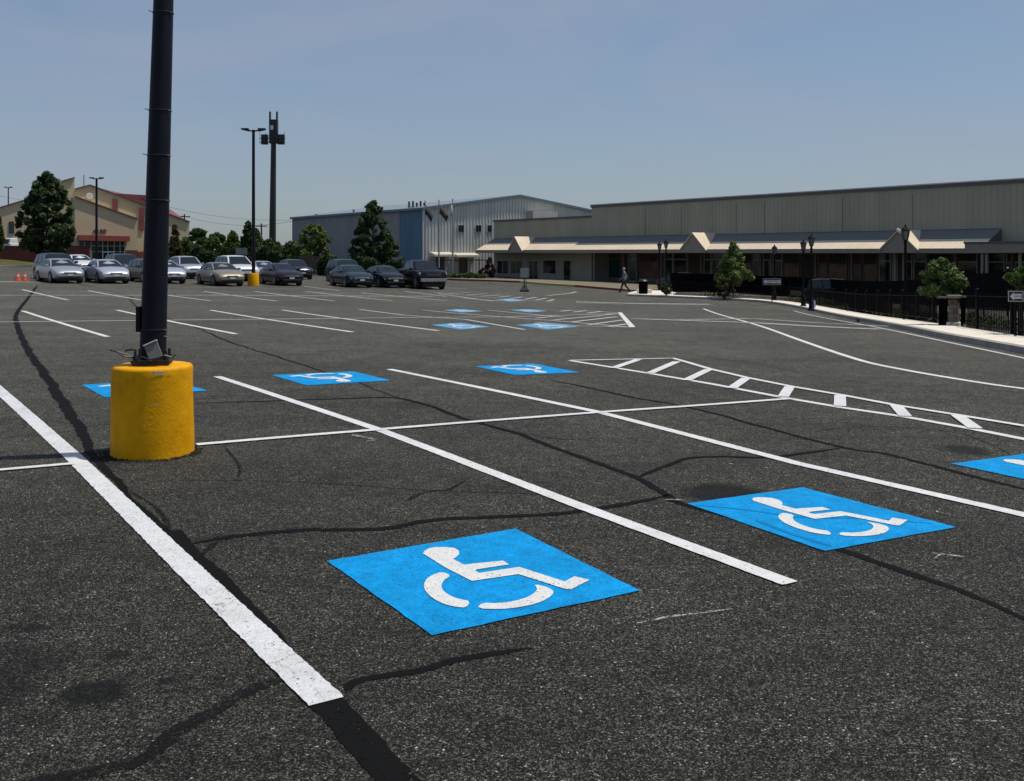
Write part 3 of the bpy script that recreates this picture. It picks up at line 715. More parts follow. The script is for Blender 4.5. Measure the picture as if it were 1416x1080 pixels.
M_REDC = mat('red_painted_curb', (.22, .035, .03), .7, var=.2, dirt=.2)
mall = thing('shopping_center', 'long grey shopping building with tan sloped canopy and three small gables', 'building', (P0.x, P0.y, 0), rotU)
sL = S(683); sM = 0.; sR = S(1416)+9; DEP = 30.
zLo = ZS(303.5, 760); zHi = ZS(286.5, 830)
def mbx(name, m, x0, x1, d0, d1, z0, z1, bevel=0., parent=None):   # d measured outward from the wall
    b_ = MB(); b_.box(x0, x1, -max(d0, d1), -min(d0, d1), z0, z1); return b_.build(name, m, parent or mall, bevel=bevel)
mbx('upper_wall', M_UP, sM, sR, 0, -DEP, 1.74, zHi); mbx('lower_upper_wall', M_UP, sL, sM-.003, 0, -DEP, 1.74, zLo)
mbx('coping', M_COPE, sM-.08, sR, .08, -.3, zHi, zHi+.22); mbx('coping', M_LCOPE, sM-.1, sR, .10, -.3, zHi+.22, zHi+.30)
mbx('coping', M_COPE, sL-.08, sM-.09, .08, -.3, zLo, zLo+.20)
sm = MB(); s_ = sL+.5
while s_ < sR-.1:
    top = zLo if s_ < sM else zHi
    sm.box(s_, s_+.03, -.014, 0.001, 3.25, top-.01); s_ += .41
tag(sm.build('wall_seam', M_UP, mall), kind='stuff')
for px in (892, 942, 1018, 1057, 1165, 1262):                        # rain leaders / panel joints
    mbx('panel_joint', M_COPE, S(px), S(px)+.03, .02, 0, 3.2, zHi-.3)
# lower walls
mbx('end_wall', M_LOWWALL, sL, sM+.0, 0, -.3, FZ-.3, 1.737)
mbx('side_wall', M_LOWWALL, sL, sL+.3, -.303, -DEP, FZ-.3, 1.737)
RD = -2.2
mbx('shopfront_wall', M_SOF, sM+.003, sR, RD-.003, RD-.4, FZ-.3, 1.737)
mbx('return_wall', M_LOWWALL, sM-.25, sM+.0, -.303, RD, FZ-.3, 1.735)
# canopy: fascia, soffit, mansard slope
DE = 2.3; sE = S(1357, DE)+.0; sE = S(1385, 0)
mbx('fascia', M_FASC, sL, sE, DE+.04, DE-.10, 1.70, 2.0)
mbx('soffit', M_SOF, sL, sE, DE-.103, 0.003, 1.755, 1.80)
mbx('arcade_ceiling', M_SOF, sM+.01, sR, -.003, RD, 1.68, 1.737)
zr = 3.20
sl_ = MB(); sl_.add([(sL, -DE-.06, 2.003), (sE, -DE-.06, 2.003), (sE, -.003, zr), (sL, -.003, zr), (sL, -DE, 1.9), (sE, -DE, 1.9), (sE, -.003, 1.9), (sL, -.003, 1.9)], [(0, 1, 2, 3), (4, 7, 6, 5)])
sl_.mi(1).add([(sL, -DE-.06, 2.003), (sL, -.003, zr), (sL, -.003, 1.9), (sL, -DE, 1.9), (sE, -DE-.06, 2.003), (sE, -.003, zr), (sE, -.003, 1.9), (sE, -DE, 1.9)], [(0, 1, 2, 3), (4, 7, 6, 5)])
sl_.build('canopy_roof', [M_TAN, M_COPE], mall)
mbx('roof_flashing', M_COPE, sL, sE, .05, -.0, zr, zr+.06)
ur = MB(); k1 = .50; yk, zk = -DE-.06+(DE+.057)*k1, 2.003+(zr-2.003)*k1  # grey strip over the upper slope, painting in the wall's shadow
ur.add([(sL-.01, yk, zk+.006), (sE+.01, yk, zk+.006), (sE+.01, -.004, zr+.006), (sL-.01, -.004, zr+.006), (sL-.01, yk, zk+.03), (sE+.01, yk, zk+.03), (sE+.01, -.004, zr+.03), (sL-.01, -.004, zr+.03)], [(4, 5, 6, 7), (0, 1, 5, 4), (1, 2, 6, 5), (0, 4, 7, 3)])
ur.build('upper_roof_shade', mat('roof_shade_grey', (.17, .172, .16), .8, var=.06), mall)
rb = MB(); s_ = sL+.3
while s_ < sE-.1:
    rb.add([(s_, -DE-.06, 2.004), (s_+.03, -DE-.06, 2.004), (s_+.03, -.003, zr+.001), (s_, -.003, zr+.001), (s_, -DE-.06, 2.02), (s_+.03, -DE-.06, 2.02), (s_+.03, -.003, zr+.018), (s_, -.003, zr+.018)], [(4, 5, 6, 7), (0, 1, 5, 4), (1, 2, 6, 5), (3, 0, 4, 7)]); s_ += .9
tag(rb.build('roof_seam', M_TAN, mall), kind='stuff')
for (a, b_, pk_, zy) in ((704, 722, 713.5, 327), (942, 976, 957, 321.5), (1219, 1268, 1243, 317.5)):
    a_, c_ = S(a, DE+.1), S(b_, DE+.1); p_ = (a_+c_)/2; zz = ZS(zy, pk_, DE); yb = -.004; yf = -DE-.12
    d_ = thing_ = MB().mi(0)
    d_.add([(a_, yf, 1.72), (c_, yf, 1.72), (c_, yf, 2.0), (p_, yf, zz-.06), (a_, yf, 2.0)], [(0, 1, 2, 3, 4)])
    gb = d_.build('gable', mat('gable_face', (.27, .235, .185), .75, var=.06), mall)
    f_ = MB(); o_ = .12
    f_.add([(p_, yf-o_, zz), (p_, yb, zz), (c_+.12, yf-o_, 1.96), (c_+.12, yb, 1.96), (a_-.12, yf-o_, 1.96), (a_-.12, yb, 1.96),
            (p_, yf-o_, zz-.09), (p_, yb, zz-.09), (c_+.12, yf-o_, 1.87), (c_+.12, yb, 1.87), (a_-.12, yf-o_, 1.87), (a_-.12, yb, 1.87)],
           [(0, 2, 3, 1), (0, 1, 5, 4), (6, 7, 9, 8), (6, 10, 11, 7), (0, 6, 8, 2), (0, 4, 10, 6), (2, 8, 9, 3), (4, 5, 11, 10)])
    f_.build('gable_roof', M_TAN, mall)
# flat canopy at the right end
f0 = S(1334, 4.2)
mbx('flat_canopy', M_FASC, f0, sR, 4.2, -.003 if False else .01, 1.72, 2.34); mbx('flat_canopy_edge', M_LCOPE if False else M_COPE, f0-.04, sR, 4.26, 4.205, 2.26, 2.40)
# left wall windows and doors (frame > glass)
def opening(px0, px1, y0, y1, glass=M_GL, d=0., frame=M_FRM, split=0, name='window', trans=None):
    a, c_ = S(px0, d), S(px1, d); z1 = ZS(y0, px0, d); z0 = ZS(y1, px0, d) if y1 else FZ+.03
    t_ = .07; fr_ = MB()
    for q in ((a, a+t_, z0, z1), (c_-t_, c_, z0, z1), (a+t_, c_-t_, z1-t_, z1), (a+t_, c_-t_, z0, z0+t_)): fr_.box(q[0], q[1], -d-.06, -d+.0, q[2], q[3])
    for i in range(split): xm = a+(c_-a)*(i+1)/(split+1); fr_.box(xm-.025, xm+.025, -d-.055, -d, z0+t_, z1-t_)
    if trans: fr_.box(a+t_, c_-t_, -d-.052, -d, z0+trans, z0+trans+.06)
    o = fr_.build(name, frame, mall)
    gl = MB(); gl.box(a+t_, c_-t_, -d-.022, -d-.002, z0+t_, z1-t_); gl.build('glass', glass, o)
    return o
for (a, b_, y0, y1, sp_) in [(687.5, 704, 359.5, 379, 1), (706, 723, 359.5, 379, 1), (751, 769.5, 359, 379, 0)]: opening(a, b_, y0, y1, split=sp_)
opening(731, 745, 360, None, split=1, name='door'); opening(779.5, 790, 360, None, name='door', frame=M_LOWWALL, glass=M_GL)
# recessed shop fronts
bays = [(824, 838, M_GL, 'door'), (840, 859, M_TEAL, 'window'), (861, 869, M_BRN, 'window'), (870, 881, M_TEAL, 'door'), (885, 911, M_RED, 'window'), (919, 931, M_GL, 'door'), (932, 951, M_GL, 'window'), (953, 972, M_BRN, 'window'),
        (974, 984, M_GL, 'door'), (985, 1002, M_GL, 'window'), (1004, 1022, M_BRN, 'window'), (1024, 1040, M_RED, 'window'), (1042, 1054, M_GL, 'window'), (1056, 1067, M_GL, 'window'), (1069, 1082, M_GL, 'door'),
        (1084, 1106, M_ORA, 'window'), (1108, 1130, M_BRN, 'window'), (1132, 1144, M_RED, 'window'), (1146, 1172, M_ORA, 'window'), (1174, 1192, M_RED, 'window'), (1194, 1214, M_ORA, 'window'), (1216, 1233, M_GL, 'door'), (1235, 1242, M_GL, 'window'),
        (1254, 1262, M_GL, 'door'), (1264, 1282, M_GL, 'window'), (1284, 1318, M_BRN, 'window'), (1320, 1352, M_GL, 'window'), (1366, 1390, M_GL, 'window'), (1392, 1440, M_GL, 'window')]
for i, (a, b_, gm, nm) in enumerate(bays):
    w_ = S(b_, RD)-S(a, RD)
    opening(a, b_, 0, None, glass=gm, d=RD, name=nm, split=0, trans=2.05 if (nm == 'door' or gm is M_GL) else None) if False else None
    aa, cc = S(a, RD), S(b_, RD); t_ = .06; z0, z1 = FZ+.03, 1.66; f_ = MB()
    tr = 2.1 if nm == 'door' else (0 if gm in (M_RED, M_ORA, M_BRN) else 2.1)
    for q in ((aa, aa+t_, z0, z1), (cc-t_, cc, z0, z1)): f_.box(q[0], q[1], -RD-.08, -RD, q[2], q[3])
    f_.box(aa+t_, cc-t_, -RD-.078, -RD, z0, z0+(.35 if nm == 'window' else .1))
    if tr: f_.box(aa+t_, cc-t_, -RD-.079, -RD, z0+tr, z0+tr+.07)
    o = f_.build(nm, M_FRM if (gm is M_GL or nm == 'door') else mat('dull_mullion', (.17, .14, .12), .6), mall)
    g_ = MB(); g_.box(aa+t_, cc-t_, -RD-.03, -RD-.003, z0+(.35 if nm == 'window' else .1), z0+tr if tr else z0+1.9); g_.build('glass', gm, o)
    g_ = MB(); g_.box(aa+t_, cc-t_, -RD-.028, -RD-.003, z0+(tr+.07 if tr else 1.9), z1); g_.build('transom', M_BRN if tr == 0 else (M_BRN if i % 3 else M_GL), o)
s_ = sM+.2
for px in (822, 862, 915, 970, 1012, 1052, 1128, 1178, 1238, 1250, 1322, 1360, 1400):
    s_ = S(px, -.1); mbx('column', M_LOWWALL if px in (822, 1238, 1250) else mat('shade_column', (.13, .105, .08), .8), s_-.08, s_+.08, -.02, -.2, FZ, 1.69)
for px in (1358, 1364, 1410): s_ = S(px, 4.0); mbx('canopy_post', mat('canopy_post_paint', (.20, .18, .15), .7), s_-.07, s_+.07, 4.02, 3.88, FZ-.1, 1.72)
# walk in front of the shops with red curb
wf = MB(); poly = []
kp = [(598,386.5),(640,388.3),(682,389.6),(719,391),(757,394.3),(796,396.8),(828,399.6),(857,402),(880,404)]
K = [G(px, py, .0) for px, py in kp]
for a, b_ in zip(K, K[1:]):
    def toS(p): d = Vector((p.x, p.y))-P0; return d.dot(ud), d.dot(nd_)
    (sa, da), (sb, db_) = toS(a), toS(b_)
    wf.add([(sa, -da, FZ-.35), (sb, -db_, FZ-.35), (sb, 2.5, FZ-.35), (sa, 2.5, FZ-.35), (sa, -da, a.z+.15), (sb, -db_, b_.z+.15), (sb, 2.5, FZ), (sa, 2.5, FZ)], [(4, 5, 6, 7), (0, 1, 5, 4)])
sa, da = toS(K[-1])
wf.add([(sa, -3.2, FZ-.3), (sR, -3.2, FZ-.3), (sR, 2.5, FZ-.3), (sa, 2.5, FZ-.3), (sa, -3.2, FZ), (sR, -3.2, FZ), (sR, 2.5, FZ), (sa, 2.5, FZ)], [(4, 5, 6, 7), (0, 1, 5, 4), (0, 4, 7, 3)])
tag(wf.build('shop_walkway', M_FLOOR, loc=(P0.x, P0.y, 0), rotz=rotU), kind='structure')
def curbpiece(pts, m, name):
    b_ = MB(); P = [G(*p) for p in pts]; P = [Vector((p.x, p.y)) for p in P]; Q = []
    for i, p in enumerate(P): Q.append(p-Vector((0, .0))+nd_*.06)
    for i in range(len(P)-1):
        a, b2 = P[i], P[i+1]
        lo = [(a.x+nd_.x*.08, a.y+nd_.y*.08), (b2.x+nd_.x*.08, b2.y+nd_.y*.08), (b2.x-nd_.x*.15, b2.y-nd_.y*.15), (a.x-nd_.x*.15, a.y-nd_.y*.15)]
        zz = [T(x, y) for x, y in lo]
        b_.add([(x, y, z-.05) for (x, y), z in zip(lo, zz)]+[(x, y, z+.162) for (x, y), z in zip(lo, zz)], [(4, 5, 6, 7), (0, 1, 5, 4), (1, 2, 6, 5), (3, 0, 4, 7)])
    return tag(b_.build(name, m), kind='structure')
curbpiece([(598,386.5),(640,388.3),(682,389.6),(719,391)], M_REDC, 'red_curb'); curbpiece([(796,396.8),(828,399.6),(860,402.3)], M_REDC, 'red_curb')
curbpiece([(720,391.1),(757,394.3),(795,396.7)], mat('yellow_ramp_edge', (.42, .33, .10), .8, dirt=.3), 'ramp_curb')

# ------------------------------------------------------------------ grey metal hall with blue bay
gx = Vector((ud.x, ud.y)); gy = -ud            # depth axis goes away from the camera
ga = Vector((-gy.y, gy.x)); ga = ga if ga.x > 0 else -ga   # along the gable wall, to the right and away
HY0 = 112.; HC = Vector((X(585, HY0), HY0)); rotH = math.atan2(ga.y, ga.x); hz0 = -1.0
hall = thing('metal_hall', 'grey ribbed metal hall with low gable roof and blue corner bay', 'building', (HC.x, HC.y, 0), rotH)
yloc = Vector((-ga.y, ga.x)); assert yloc.dot(gy) > .9
def tg(px): k_ = (px-CX)/FPX; return (k_*HC.y-HC.x)/(ga.x-k_*ga.y)
def tl(px): k_ = (px-CX)/FPX; return (k_*HC.y-HC.x)/(gy.x-k_*gy.y)
zev = Z(288.5, HY0); tap = tg(717); zap = Z(271, HC.y+ga.y*tap); Wd = 2*tap; Ln = tl(404)
def ztop(x): return zev+(zap-zev)*(1-abs(x-tap)/tap)
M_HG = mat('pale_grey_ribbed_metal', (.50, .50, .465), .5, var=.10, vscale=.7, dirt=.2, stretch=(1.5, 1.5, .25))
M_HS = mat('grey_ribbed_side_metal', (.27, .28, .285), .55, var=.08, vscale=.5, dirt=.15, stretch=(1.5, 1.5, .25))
M_HB = mat('blue_ribbed_metal', (.095, .185, .27), .5, var=.10, vscale=.7, stretch=(1.5, 1.5, .25))
M_RF = mat('blue_grey_roof_edge', (.10, .16, .22), .45, var=.1)
M_RFT = mat('pale_metal_roof', (.20, .24, .27), .4, var=.08)
def ribbed(xs_, f, top, z0, name, m):    # f(x, depth)->(x,y)
    b_ = MB(); vs = []; 
    for i, x in enumerate(xs_):
        p = f(x, (.0, .0, .06, .06)[i % 4]); vs += [(p[0], p[1], z0), (p[0], p[1], top(x))]
    b_.add(vs, [(2*i, 2*i+2, 2*i+3, 2*i+1) for i in range(len(xs_)-1)]); return b_.build(name, m, hall)
def ribxs(a, b, per=.42):
    o = []; x = a
    while x < b: o += [x, x+per*.55, x+per*.62, x+per*.93]; x += per
    return [q for q in o if q < b]+[b]
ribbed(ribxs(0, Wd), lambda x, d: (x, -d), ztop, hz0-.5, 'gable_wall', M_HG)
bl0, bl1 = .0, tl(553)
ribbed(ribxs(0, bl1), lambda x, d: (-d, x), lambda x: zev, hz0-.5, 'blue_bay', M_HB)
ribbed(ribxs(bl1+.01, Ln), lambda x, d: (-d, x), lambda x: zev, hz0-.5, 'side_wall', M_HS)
rf = MB()
rf.add([(-.25, -.3, zev), (tap, -.3, zap+.02), (Wd+.25, -.3, zev), (-.25, Ln, zev), (tap, Ln, zap+.02), (Wd+.25, Ln, zev)], [(0, 1, 4, 3), (1, 2, 5, 4)])
for v_ in list(rf.v): rf.v.append((v_[0], v_[1], v_[2]+.12))
rf.f += [(6, 9, 10, 7), (7, 10, 11, 8), (0, 3, 9, 6), (2, 8, 11, 5)]; rf.m += [0]*4
rf.build('roof', M_RFT, hall)
tr_ = MB()
for (x0, z0_, x1, z1_) in ((-.28, zev-.12, tap, zap-.1), (tap, zap-.1, Wd+.28, zev-.12)):
    tr_.prism([(x0, -.36, z0_), (x1, -.36, z1_), (x1, -.36, z1_+.26), (x0, -.36, z0_+.26)], (0, .058, 0))
tr_.build('rake_trim', M_RF, hall)
b_ = MB(); b_.box(-.36, -.255, -.3, Ln, zev-.15, zev+.12); b_.build('gutter', M_RF, hall)
b_ = MB(); b_.box(-.10, .03, -.12, -.0, hz0, zev-.1); b_.build('corner_trim', M_HG, hall)
for px, w_ in ((637, .75), (661, .75), (676.5, .6)):
    t_ = tg(px); Yw = HC.y+ga.y*t_; zc = Z(316, Yw); f_ = MB()
    f_.box(t_-w_/2-.06, t_+w_/2+.06, -.12, -.06, zc-.45, zc+.45); o = f_.build('window', M_HG, hall)
    for k_ in (-1, 1):
        g_ = MB(); g_.box(t_+(k_-1)*w_/4+.02+(0 if k_ < 0 else 0), t_+(k_+1)*w_/4-.02, -.135, -.121, zc-.38, zc+.38); g_.build('pane', M_GL, o)
b_ = MB(); t0, t1 = tg(729), tg(763); zc = Z(304, 121); b_.box(t0, t1, -1.2, -.07, zc-.6, zc+1.0); b_.build('roof_hood', mat('pale_hood', (.42, .41, .38), .6), hall)
b_ = MB(); t0 = tg(698); b_.box(t0-.25, t0+.25, -.6, -.07, Z(308, 118), Z(305, 118)); b_.build('flood_light', M_BLK, hall)
for px, pw, yy in ((608, 1.3, 351.5), (640, 1.5, 352.5)):
    t0 = tg(px); zc = Z(yy, HC.y+ga.y*t0); b_ = MB()
    b_.add([(t0-pw, -.07, zc+.25), (t0+pw, -.07, zc+.25), (t0+pw, -1.2, zc-.02), (t0-pw, -1.2, zc-.02), (t0-pw, -1.2, zc-.25), (t0+pw, -1.2, zc-.25), (t0-pw, -.07, zc-.25), (t0+pw, -.07, zc-.25)], [(0, 3, 2, 1), (3, 4, 5, 2), (0, 6, 4, 3), (1, 2, 5, 7), (4, 6, 7, 5)])
    b_.build('door_awning', mat('cream_awning', (.55, .50, .40), .8), hall)
    b_ = MB(); b_.box(t0-.55, t0+.55, -.10, -.062, hz0, zc-.35); b_.build('door', mat('brown_door', (.10, .07, .06), .6), hall)
for px, y0_, y1_, r_ in ((429, 302, 296, .25), (480, 297.5, 289.5, .14)):
    y_ = tl(px); Yw = HC.y+gy.y*y_; b_ = MB(); b_.lathe([(r_*.5, zev-.2), (r_*.5, Z(y1_, Yw)-.3), (r_, Z(y1_, Yw)-.25), (r_, Z(y1_, Yw))], 10, (.9, y_, 0)); b_.build('roof_vent', mat('vent_metal', (.12, .12, .12), .5), hall)
b_ = MB(); yq = tl(577)+3; Yq = HC.y+gy.y*yq
for k_ in range(5):
    x_ = .6+k_*.5; hh = Z(277+random.random()*4, Yq); b_.tube((x_, yq, zev), (x_, yq, hh), .05, n=5); b_.box(x_-.09, x_+.09, yq-.06, yq+.06, hh-.7, hh)
b_.tube((.4, yq, zev+.35), (3., yq, zev+.35), .04, n=5); b_.build('antenna_array', M_BLK, hall)

# flagpoles
M_FP = mat('flagpole_metal', (.30, .30, .31), .4, metal=.3)
FLC = [mat('flag_dark_cloth', (.03, .04, .045), .8), mat('flag_dark_cloth_tan', (.06, .055, .035), .8), mat('flag_white_cloth', (.6, .6, .6), .8)]
FL = ['thin flagpole with a limp dark flag, leftmost of three before the grey hall', 'thin flagpole with dark drooping flag, middle of the three', 'thin flagpole with a white flag, rightmost of the three']
for i, (px, yt) in enumerate(((588, 278), (607, 277), (626, 275.5))):
    Yf = 99.; x = X(px, Yf); z_ = T(x, Yf); r = thing('flagpole', FL[i], 'flagpole', (x, Yf, z_), 0, 'flagpoles before the metal hall')
    h = Z(yt, Yf)-z_; b_ = MB(); b_.tube((0, 0, 0), (0, 0, h), .09, .05, 8); b_.lathe([(.05, h), (.09, h+.06), (.03, h+.14)], 8); b_.build('pole', M_FP, r, smooth=True)
    b_ = MB(); rows = []; dx_ = (.75, .95, -.5)[i]
    for a in range(6):
        t_ = a/5; xx = .03+dx_*t_; zt = h-.35-1.1*t_**1.2; wob = .12*math.sin(t_*9+i)
        rows += [(xx, wob, zt), (xx*(.75), wob-.1, zt-.95+.3*t_)]
    b_.add(rows, [(2*a, 2*a+2, 2*a+3, 2*a+1) for a in range(5)]); o = b_.build('flag', FLC[i], r, smooth=True); sd_ = o.modifiers.new('thickness', 'SOLIDIFY'); sd_.thickness = .02

# ------------------------------------------------------------------ tan building on the left
BY0 = 147.; BC = Vector((X(-60, BY0), BY0)); ca = ga; bld = thing('tan_hall', 'large tan building with red metal roof, red entrance canopy and number above', 'building', (BC.x, BC.y, 0), math.atan2(ca.y, ca.x))
def bt(px, d=0.):
    k_ = (px-CX)/FPX; o = BC+Vector((ca.y, -ca.x))*d; return (k_*o.y-o.x)/(ca.x-k_*ca.y)
def bz(py, px, d=0.):
    o = BC+Vector((ca.y, -ca.x))*d+ca*bt(px, d); return Z(py, o.y)
def bp(px, py, d=0.): return (bt(px, d), -d, bz(py, px, d))
M_CR = mat('tan_stucco', (.50, .405, .26), .85, var=.06, vscale=.25, dirt=.08)
M_MAR = mat('maroon_brick', (.13, .035, .03), .85, var=.2, vscale=1.5)
M_RR = mat('red_metal_roof', (.20, .045, .045), .5, var=.12, vscale=.6)
M_TRM = mat('brown_trim', (.10, .055, .045), .6)
M_RED2 = mat('red_fascia', (.26, .055, .04), .6, var=.1)
def wallpoly(name, pts, d, back, m, y0=366):
    b_ = MB(); b_.prism([bp(px, py, d) for px, py in pts], (0, back, 0)); return b_.build(name, m, bld)
wallpoly('back_wall', [(-60,300),(0,287.5),(84,262),(84,251.5),(103,246),(103,262),(124,256.6),(262,307.5),(262,364),(-60,364)], 0., 22., M_CR)
wallpoly('front_wall', [(103.5,272.5),(190,303.5),(190,364),(103.5,364)], 2.2, 2.19, M_CR)
def trim(pts, d, m=M_TRM, th=2.2, out_=.25, name='roof_trim'):
    for (a, b2) in zip(pts, pts[1:]):
        q = MB(); q.prism([bp(a[0], a[1], d), bp(b2[0], b2[1], d), bp(b2[0], b2[1]-th, d), bp(a[0], a[1]-th, d)], (0, -out_, 0)); q.build(name, m, bld)
trim([(-60,300),(0,287.5),(84,262)], .02, th=1.5); trim([(84,251.5),(103,246)], .02, th=1.3); trim([(103.6,262),(124,256.6),(262,307.5)], .02, th=1.6); trim([(103.5,272.5),(190,303.5)], 2.22, th=1.6)
# red roof plane seen beyond the rake
rp = MB(); A = bp(124,256.8,.3); B = bp(262,307.5,.3)
rp.add([(A[0]+3.2, 4.5, A[2]-.4), (B[0], .0, B[2]), (B[0]+2, 24, B[2]+4.3), (A[0]+6, 24, A[2]+1.3)], [(0, 1, 2, 3)]); rp.prism([bp(157,267.7,-.5), bp(206,284.8,-.5), bp(206,270,-.5), bp(160,267.4,-.5)], (0, 12, 0)); rp.build('red_roof', M_RR, bld)
for (a, b2, y0, y1) in ((155.5,162.5,275,292),(192.5,199,287,319)):
    q = MB(); q.prism([bp(a,y0,.05), bp(b2,y0+1,.05), bp(b2,y1,.05), bp(a,y1,.05)], (0, -.15, 0)); q.build('red_shutter', M_RR, bld)
c_ = bp(124, 271, .1); q = MB(); q.tube((c_[0], -.02, c_[2]), (c_[0], -.16, c_[2]), .52, n=20); o = q.build('round_emblem', mat('emblem_white', (.75, .74, .70), .6), bld)
q = MB(); q.tube((c_[0], -.162, c_[2]), (c_[0], -.175, c_[2]), .36, n=20); q.build('emblem_centre', mat('emblem_cream', (.62, .60, .52), .6), o)
q = MB(); q.prism([bp(13,307,.02), bp(19,307,.02), bp(19,322,.02), bp(13,322,.02)], (0, -.12, 0)); q.build('window', M_GL, bld)
q = MB(); q.prism([bp(12.4,306.2,.0), bp(19.6,306.2,.0), bp(19.6,322.8,.0), bp(12.4,322.8,.0)], (0, -.08, 0)); q.build('window_frame', M_TRM, bld)
q = MB(); q.prism([bp(107,325,2.25), bp(177,326.8,2.25), bp(177,334,2.25), bp(107,332.5,2.25)], (0, -1.2, 0)); q.build('entrance_canopy', M_RED2, bld)
q = MB(); q.prism([bp(108,332.6,2.25), bp(173,334,2.25), bp(173,364,2.25), bp(108,364,2.25)], (0, -.08, 0)); gl = q.build('entrance_glass', mat('green_black_glass', (.02, .032, .028), .1, var=.4, vscale=.4), bld)
for px in (109, 117, 126, 134, 142, 149, 158, 166, 172.5):
    q = MB(); a = bp(px, 333, 2.4); q.box(a[0]-.05, a[0]+.05, -2.42, -2.335, 0, a[2]); q.build('mullion', M_FRM, gl)
for py in (340, 348):
    q = MB(); a, b2 = bp(108, py, 2.4), bp(173, py, 2.4); q.box(a[0], b2[0], -2.40, -2.336, a[2]-.04, a[2]+.04); q.build('transom_bar', M_FRM, gl)
for a_, b2 in ((118, 126.5), (142, 157.5)):
    q = MB(); a, c2 = bp(a_, 348.5, 2.45), bp(b2, 348.5, 2.45); q.box(a[0], c2[0], -2.47, -2.43, a[2]-.06, a[2]+.1); m_ = (a[0]+c2[0])/2
    for xx in (a[0], m_, c2[0]): q.box(xx-.06, xx+.06, -2.469, -2.43, 0, a[2]-.06)
    q.build('door_frame', mat('white_door_frame', (.65, .65, .66), .4), gl)
for (a, b2, d, y0) in ((173.2,190,2.25,346),(190.5,262,.05,348)):
    q = MB(); q.prism([bp(a,y0,d), bp(b2,y0,d), bp(b2,364,d), bp(a,364,d)], (0, -.18, 0)); q.build('brick_base', M_MAR, bld)
q = bp(139, 320.4, 2.2)
text_mesh('building_number', '4180', 1.0, mat('number_dark', (.05, .05, .05), .5), bld, (q[0]-.15, -2.26, q[2]), (R(90), 0, 0), .04)
a = bp(116, 240, -4); q = MB(); q.tube((a[0], 4, a[2]-.2), (a[0], 4, bp(116, 262, -4)[2]-1), .06, n=6); q.build('roof_mast', M_BLK, bld)
# maroon wall, grass bank, road edge
w0 = Vector((X(-60, 138.), 138.)); b_ = MB(); L_ = X(128, 139)-w0.x
b_.box(0, L_, 0, .4, -.6, Z(341, 138.)); tag(b_.build('brick_wall', M_MAR, loc=(w0.x, w0.y, 0)), 'low maroon brick wall behind the large tree on the left', 'wall')
b_ = MB(); b_.box(-.1, L_+.1, -.08, .48, Z(341, 138)+.0, Z(340, 138)+.02); cp_ = b_.build('coping', mat('maroon_cap', (.09, .03, .028), .8), bpy.data.objects['brick_wall'])
gb_ = grid('grass_bank', fr(-100, X(60, 128.), 3), fr(124, 137.8, 1.5), lambda x, y: T(x, y)+.02+.95*ss((y-125)/9)*ss((X(50, 128.)-x)/12), M_GRASS); tag(gb_, kind='structure')
ke = MB(); ke.box(X(-60, 123.6), X(62, 123.6), 123.5, 123.9, -.2, .16); tag(ke.build('back_curb', M_CONC), kind='structure')
# white bus parked behind the wall
bus = thing('bus', 'white bus with dark window band just showing above the maroon wall', 'bus', (X(-12, 141.5), 141.5, 0), 0)
b_ = MB(); b_.box(-5, 3.3, -1.2, 1.2, .35, 3.1); b_.box(-4.9, 3.2, -1.1, 1.1, 3.1, 3.75); b_.build('body', mat('white_bus_paint', (.7, .7, .7), .4), bus, bevel=.12)
for k_ in range(7):
    b_ = MB(); b_.box(-4.7+k_*1.12, -4.7+k_*1.12+1.0, -1.225, -1.203, 2.95, 3.5); b_.build('window', M_GL, bus)
for x_ in (-3.5, 2.2):
    b_ = MB(); b_.tube((x_, -1.25, .5), (x_, -1.0, .5), .5, n=16); b_.build('wheel', M_BLK, bus)

# ------------------------------------------------------------------ trees
tree('shade_tree', 'large dark green broad-crowned tree standing in front of the tan building', 65, 122, 236.5, 349, 90, 'full', L_DARK, 27000, .25, 11, trunk_r=.25, lumps=260, lr=.13)
tree('shade_tree', 'dark bushy tree behind the parked black sedan, tallest of the middle trees', 516, 97, 277, 372, 74, 'full', L_DARK, 17000, .19, 12, trunk_r=.2, lumps=190, lr=.145)
tree('round_tree', 'yellow-green round tree in front of the grey hall side wall', 434, 100, 309, 366, 74, 'wide', L_YEL, 10500, .17, 13, lumps=100, lr=.17)
tree('small_tree', 'small thin-crowned tree just right of the near lamp post', 242, 118, 311, 356, 28, 'ovate', leafmat('reddish_green_leaves', (.03, .045, .014), (.10, .085, .03)), 4500, .24, 14, lumps=36)
bgt = [(272,150,316,352,44,'round',L_MID,'round green tree at the right end of the tan building'),(299,158,322,356,40,'round',L_MID,'low green tree between the tan building and the twin lamp'),
       (322,140,320,356,34,'ovate',L_YEL,'lighter bushy green tree left of the twin-headed lamp'),(343,136,306,356,36,'ovate',L_DARK,'taller dark tree directly behind the twin-headed lamp post'),
       (374,128,331,362,46,'wide',L_DARK,'dark rounded evergreen right of the yellow-based lamp'),(402,124,335,364,42,'wide',L_DARK,'dark low evergreen left of the yellow-green tree'),(-2,135,300,345,16,'ovate',L_MID,'green tree cut by the left edge before the tan building'),
       (256,140,332,360,26,'round',L_MID,'small green bush at the red base of the tan building'),(354,150,316,352,30,'ovate',L_MID,'pointed green tree just right of the twin lamp pole')]
for i, (px, Y, yt, yb, w_, sh, m, lb) in enumerate(bgt):
    tree('background_tree', lb, px, Y, yt, yb, w_, sh, m, 6500, .30, 40+i, group='trees at the back of the lot', lumps=90, lr=.18)
hd_, _ = crown('hedge', 0, 0, .1, 2.6, 1.0, 'round', L_DARK, 10, .2, 3)
bpy.data.objects.remove(hd_)
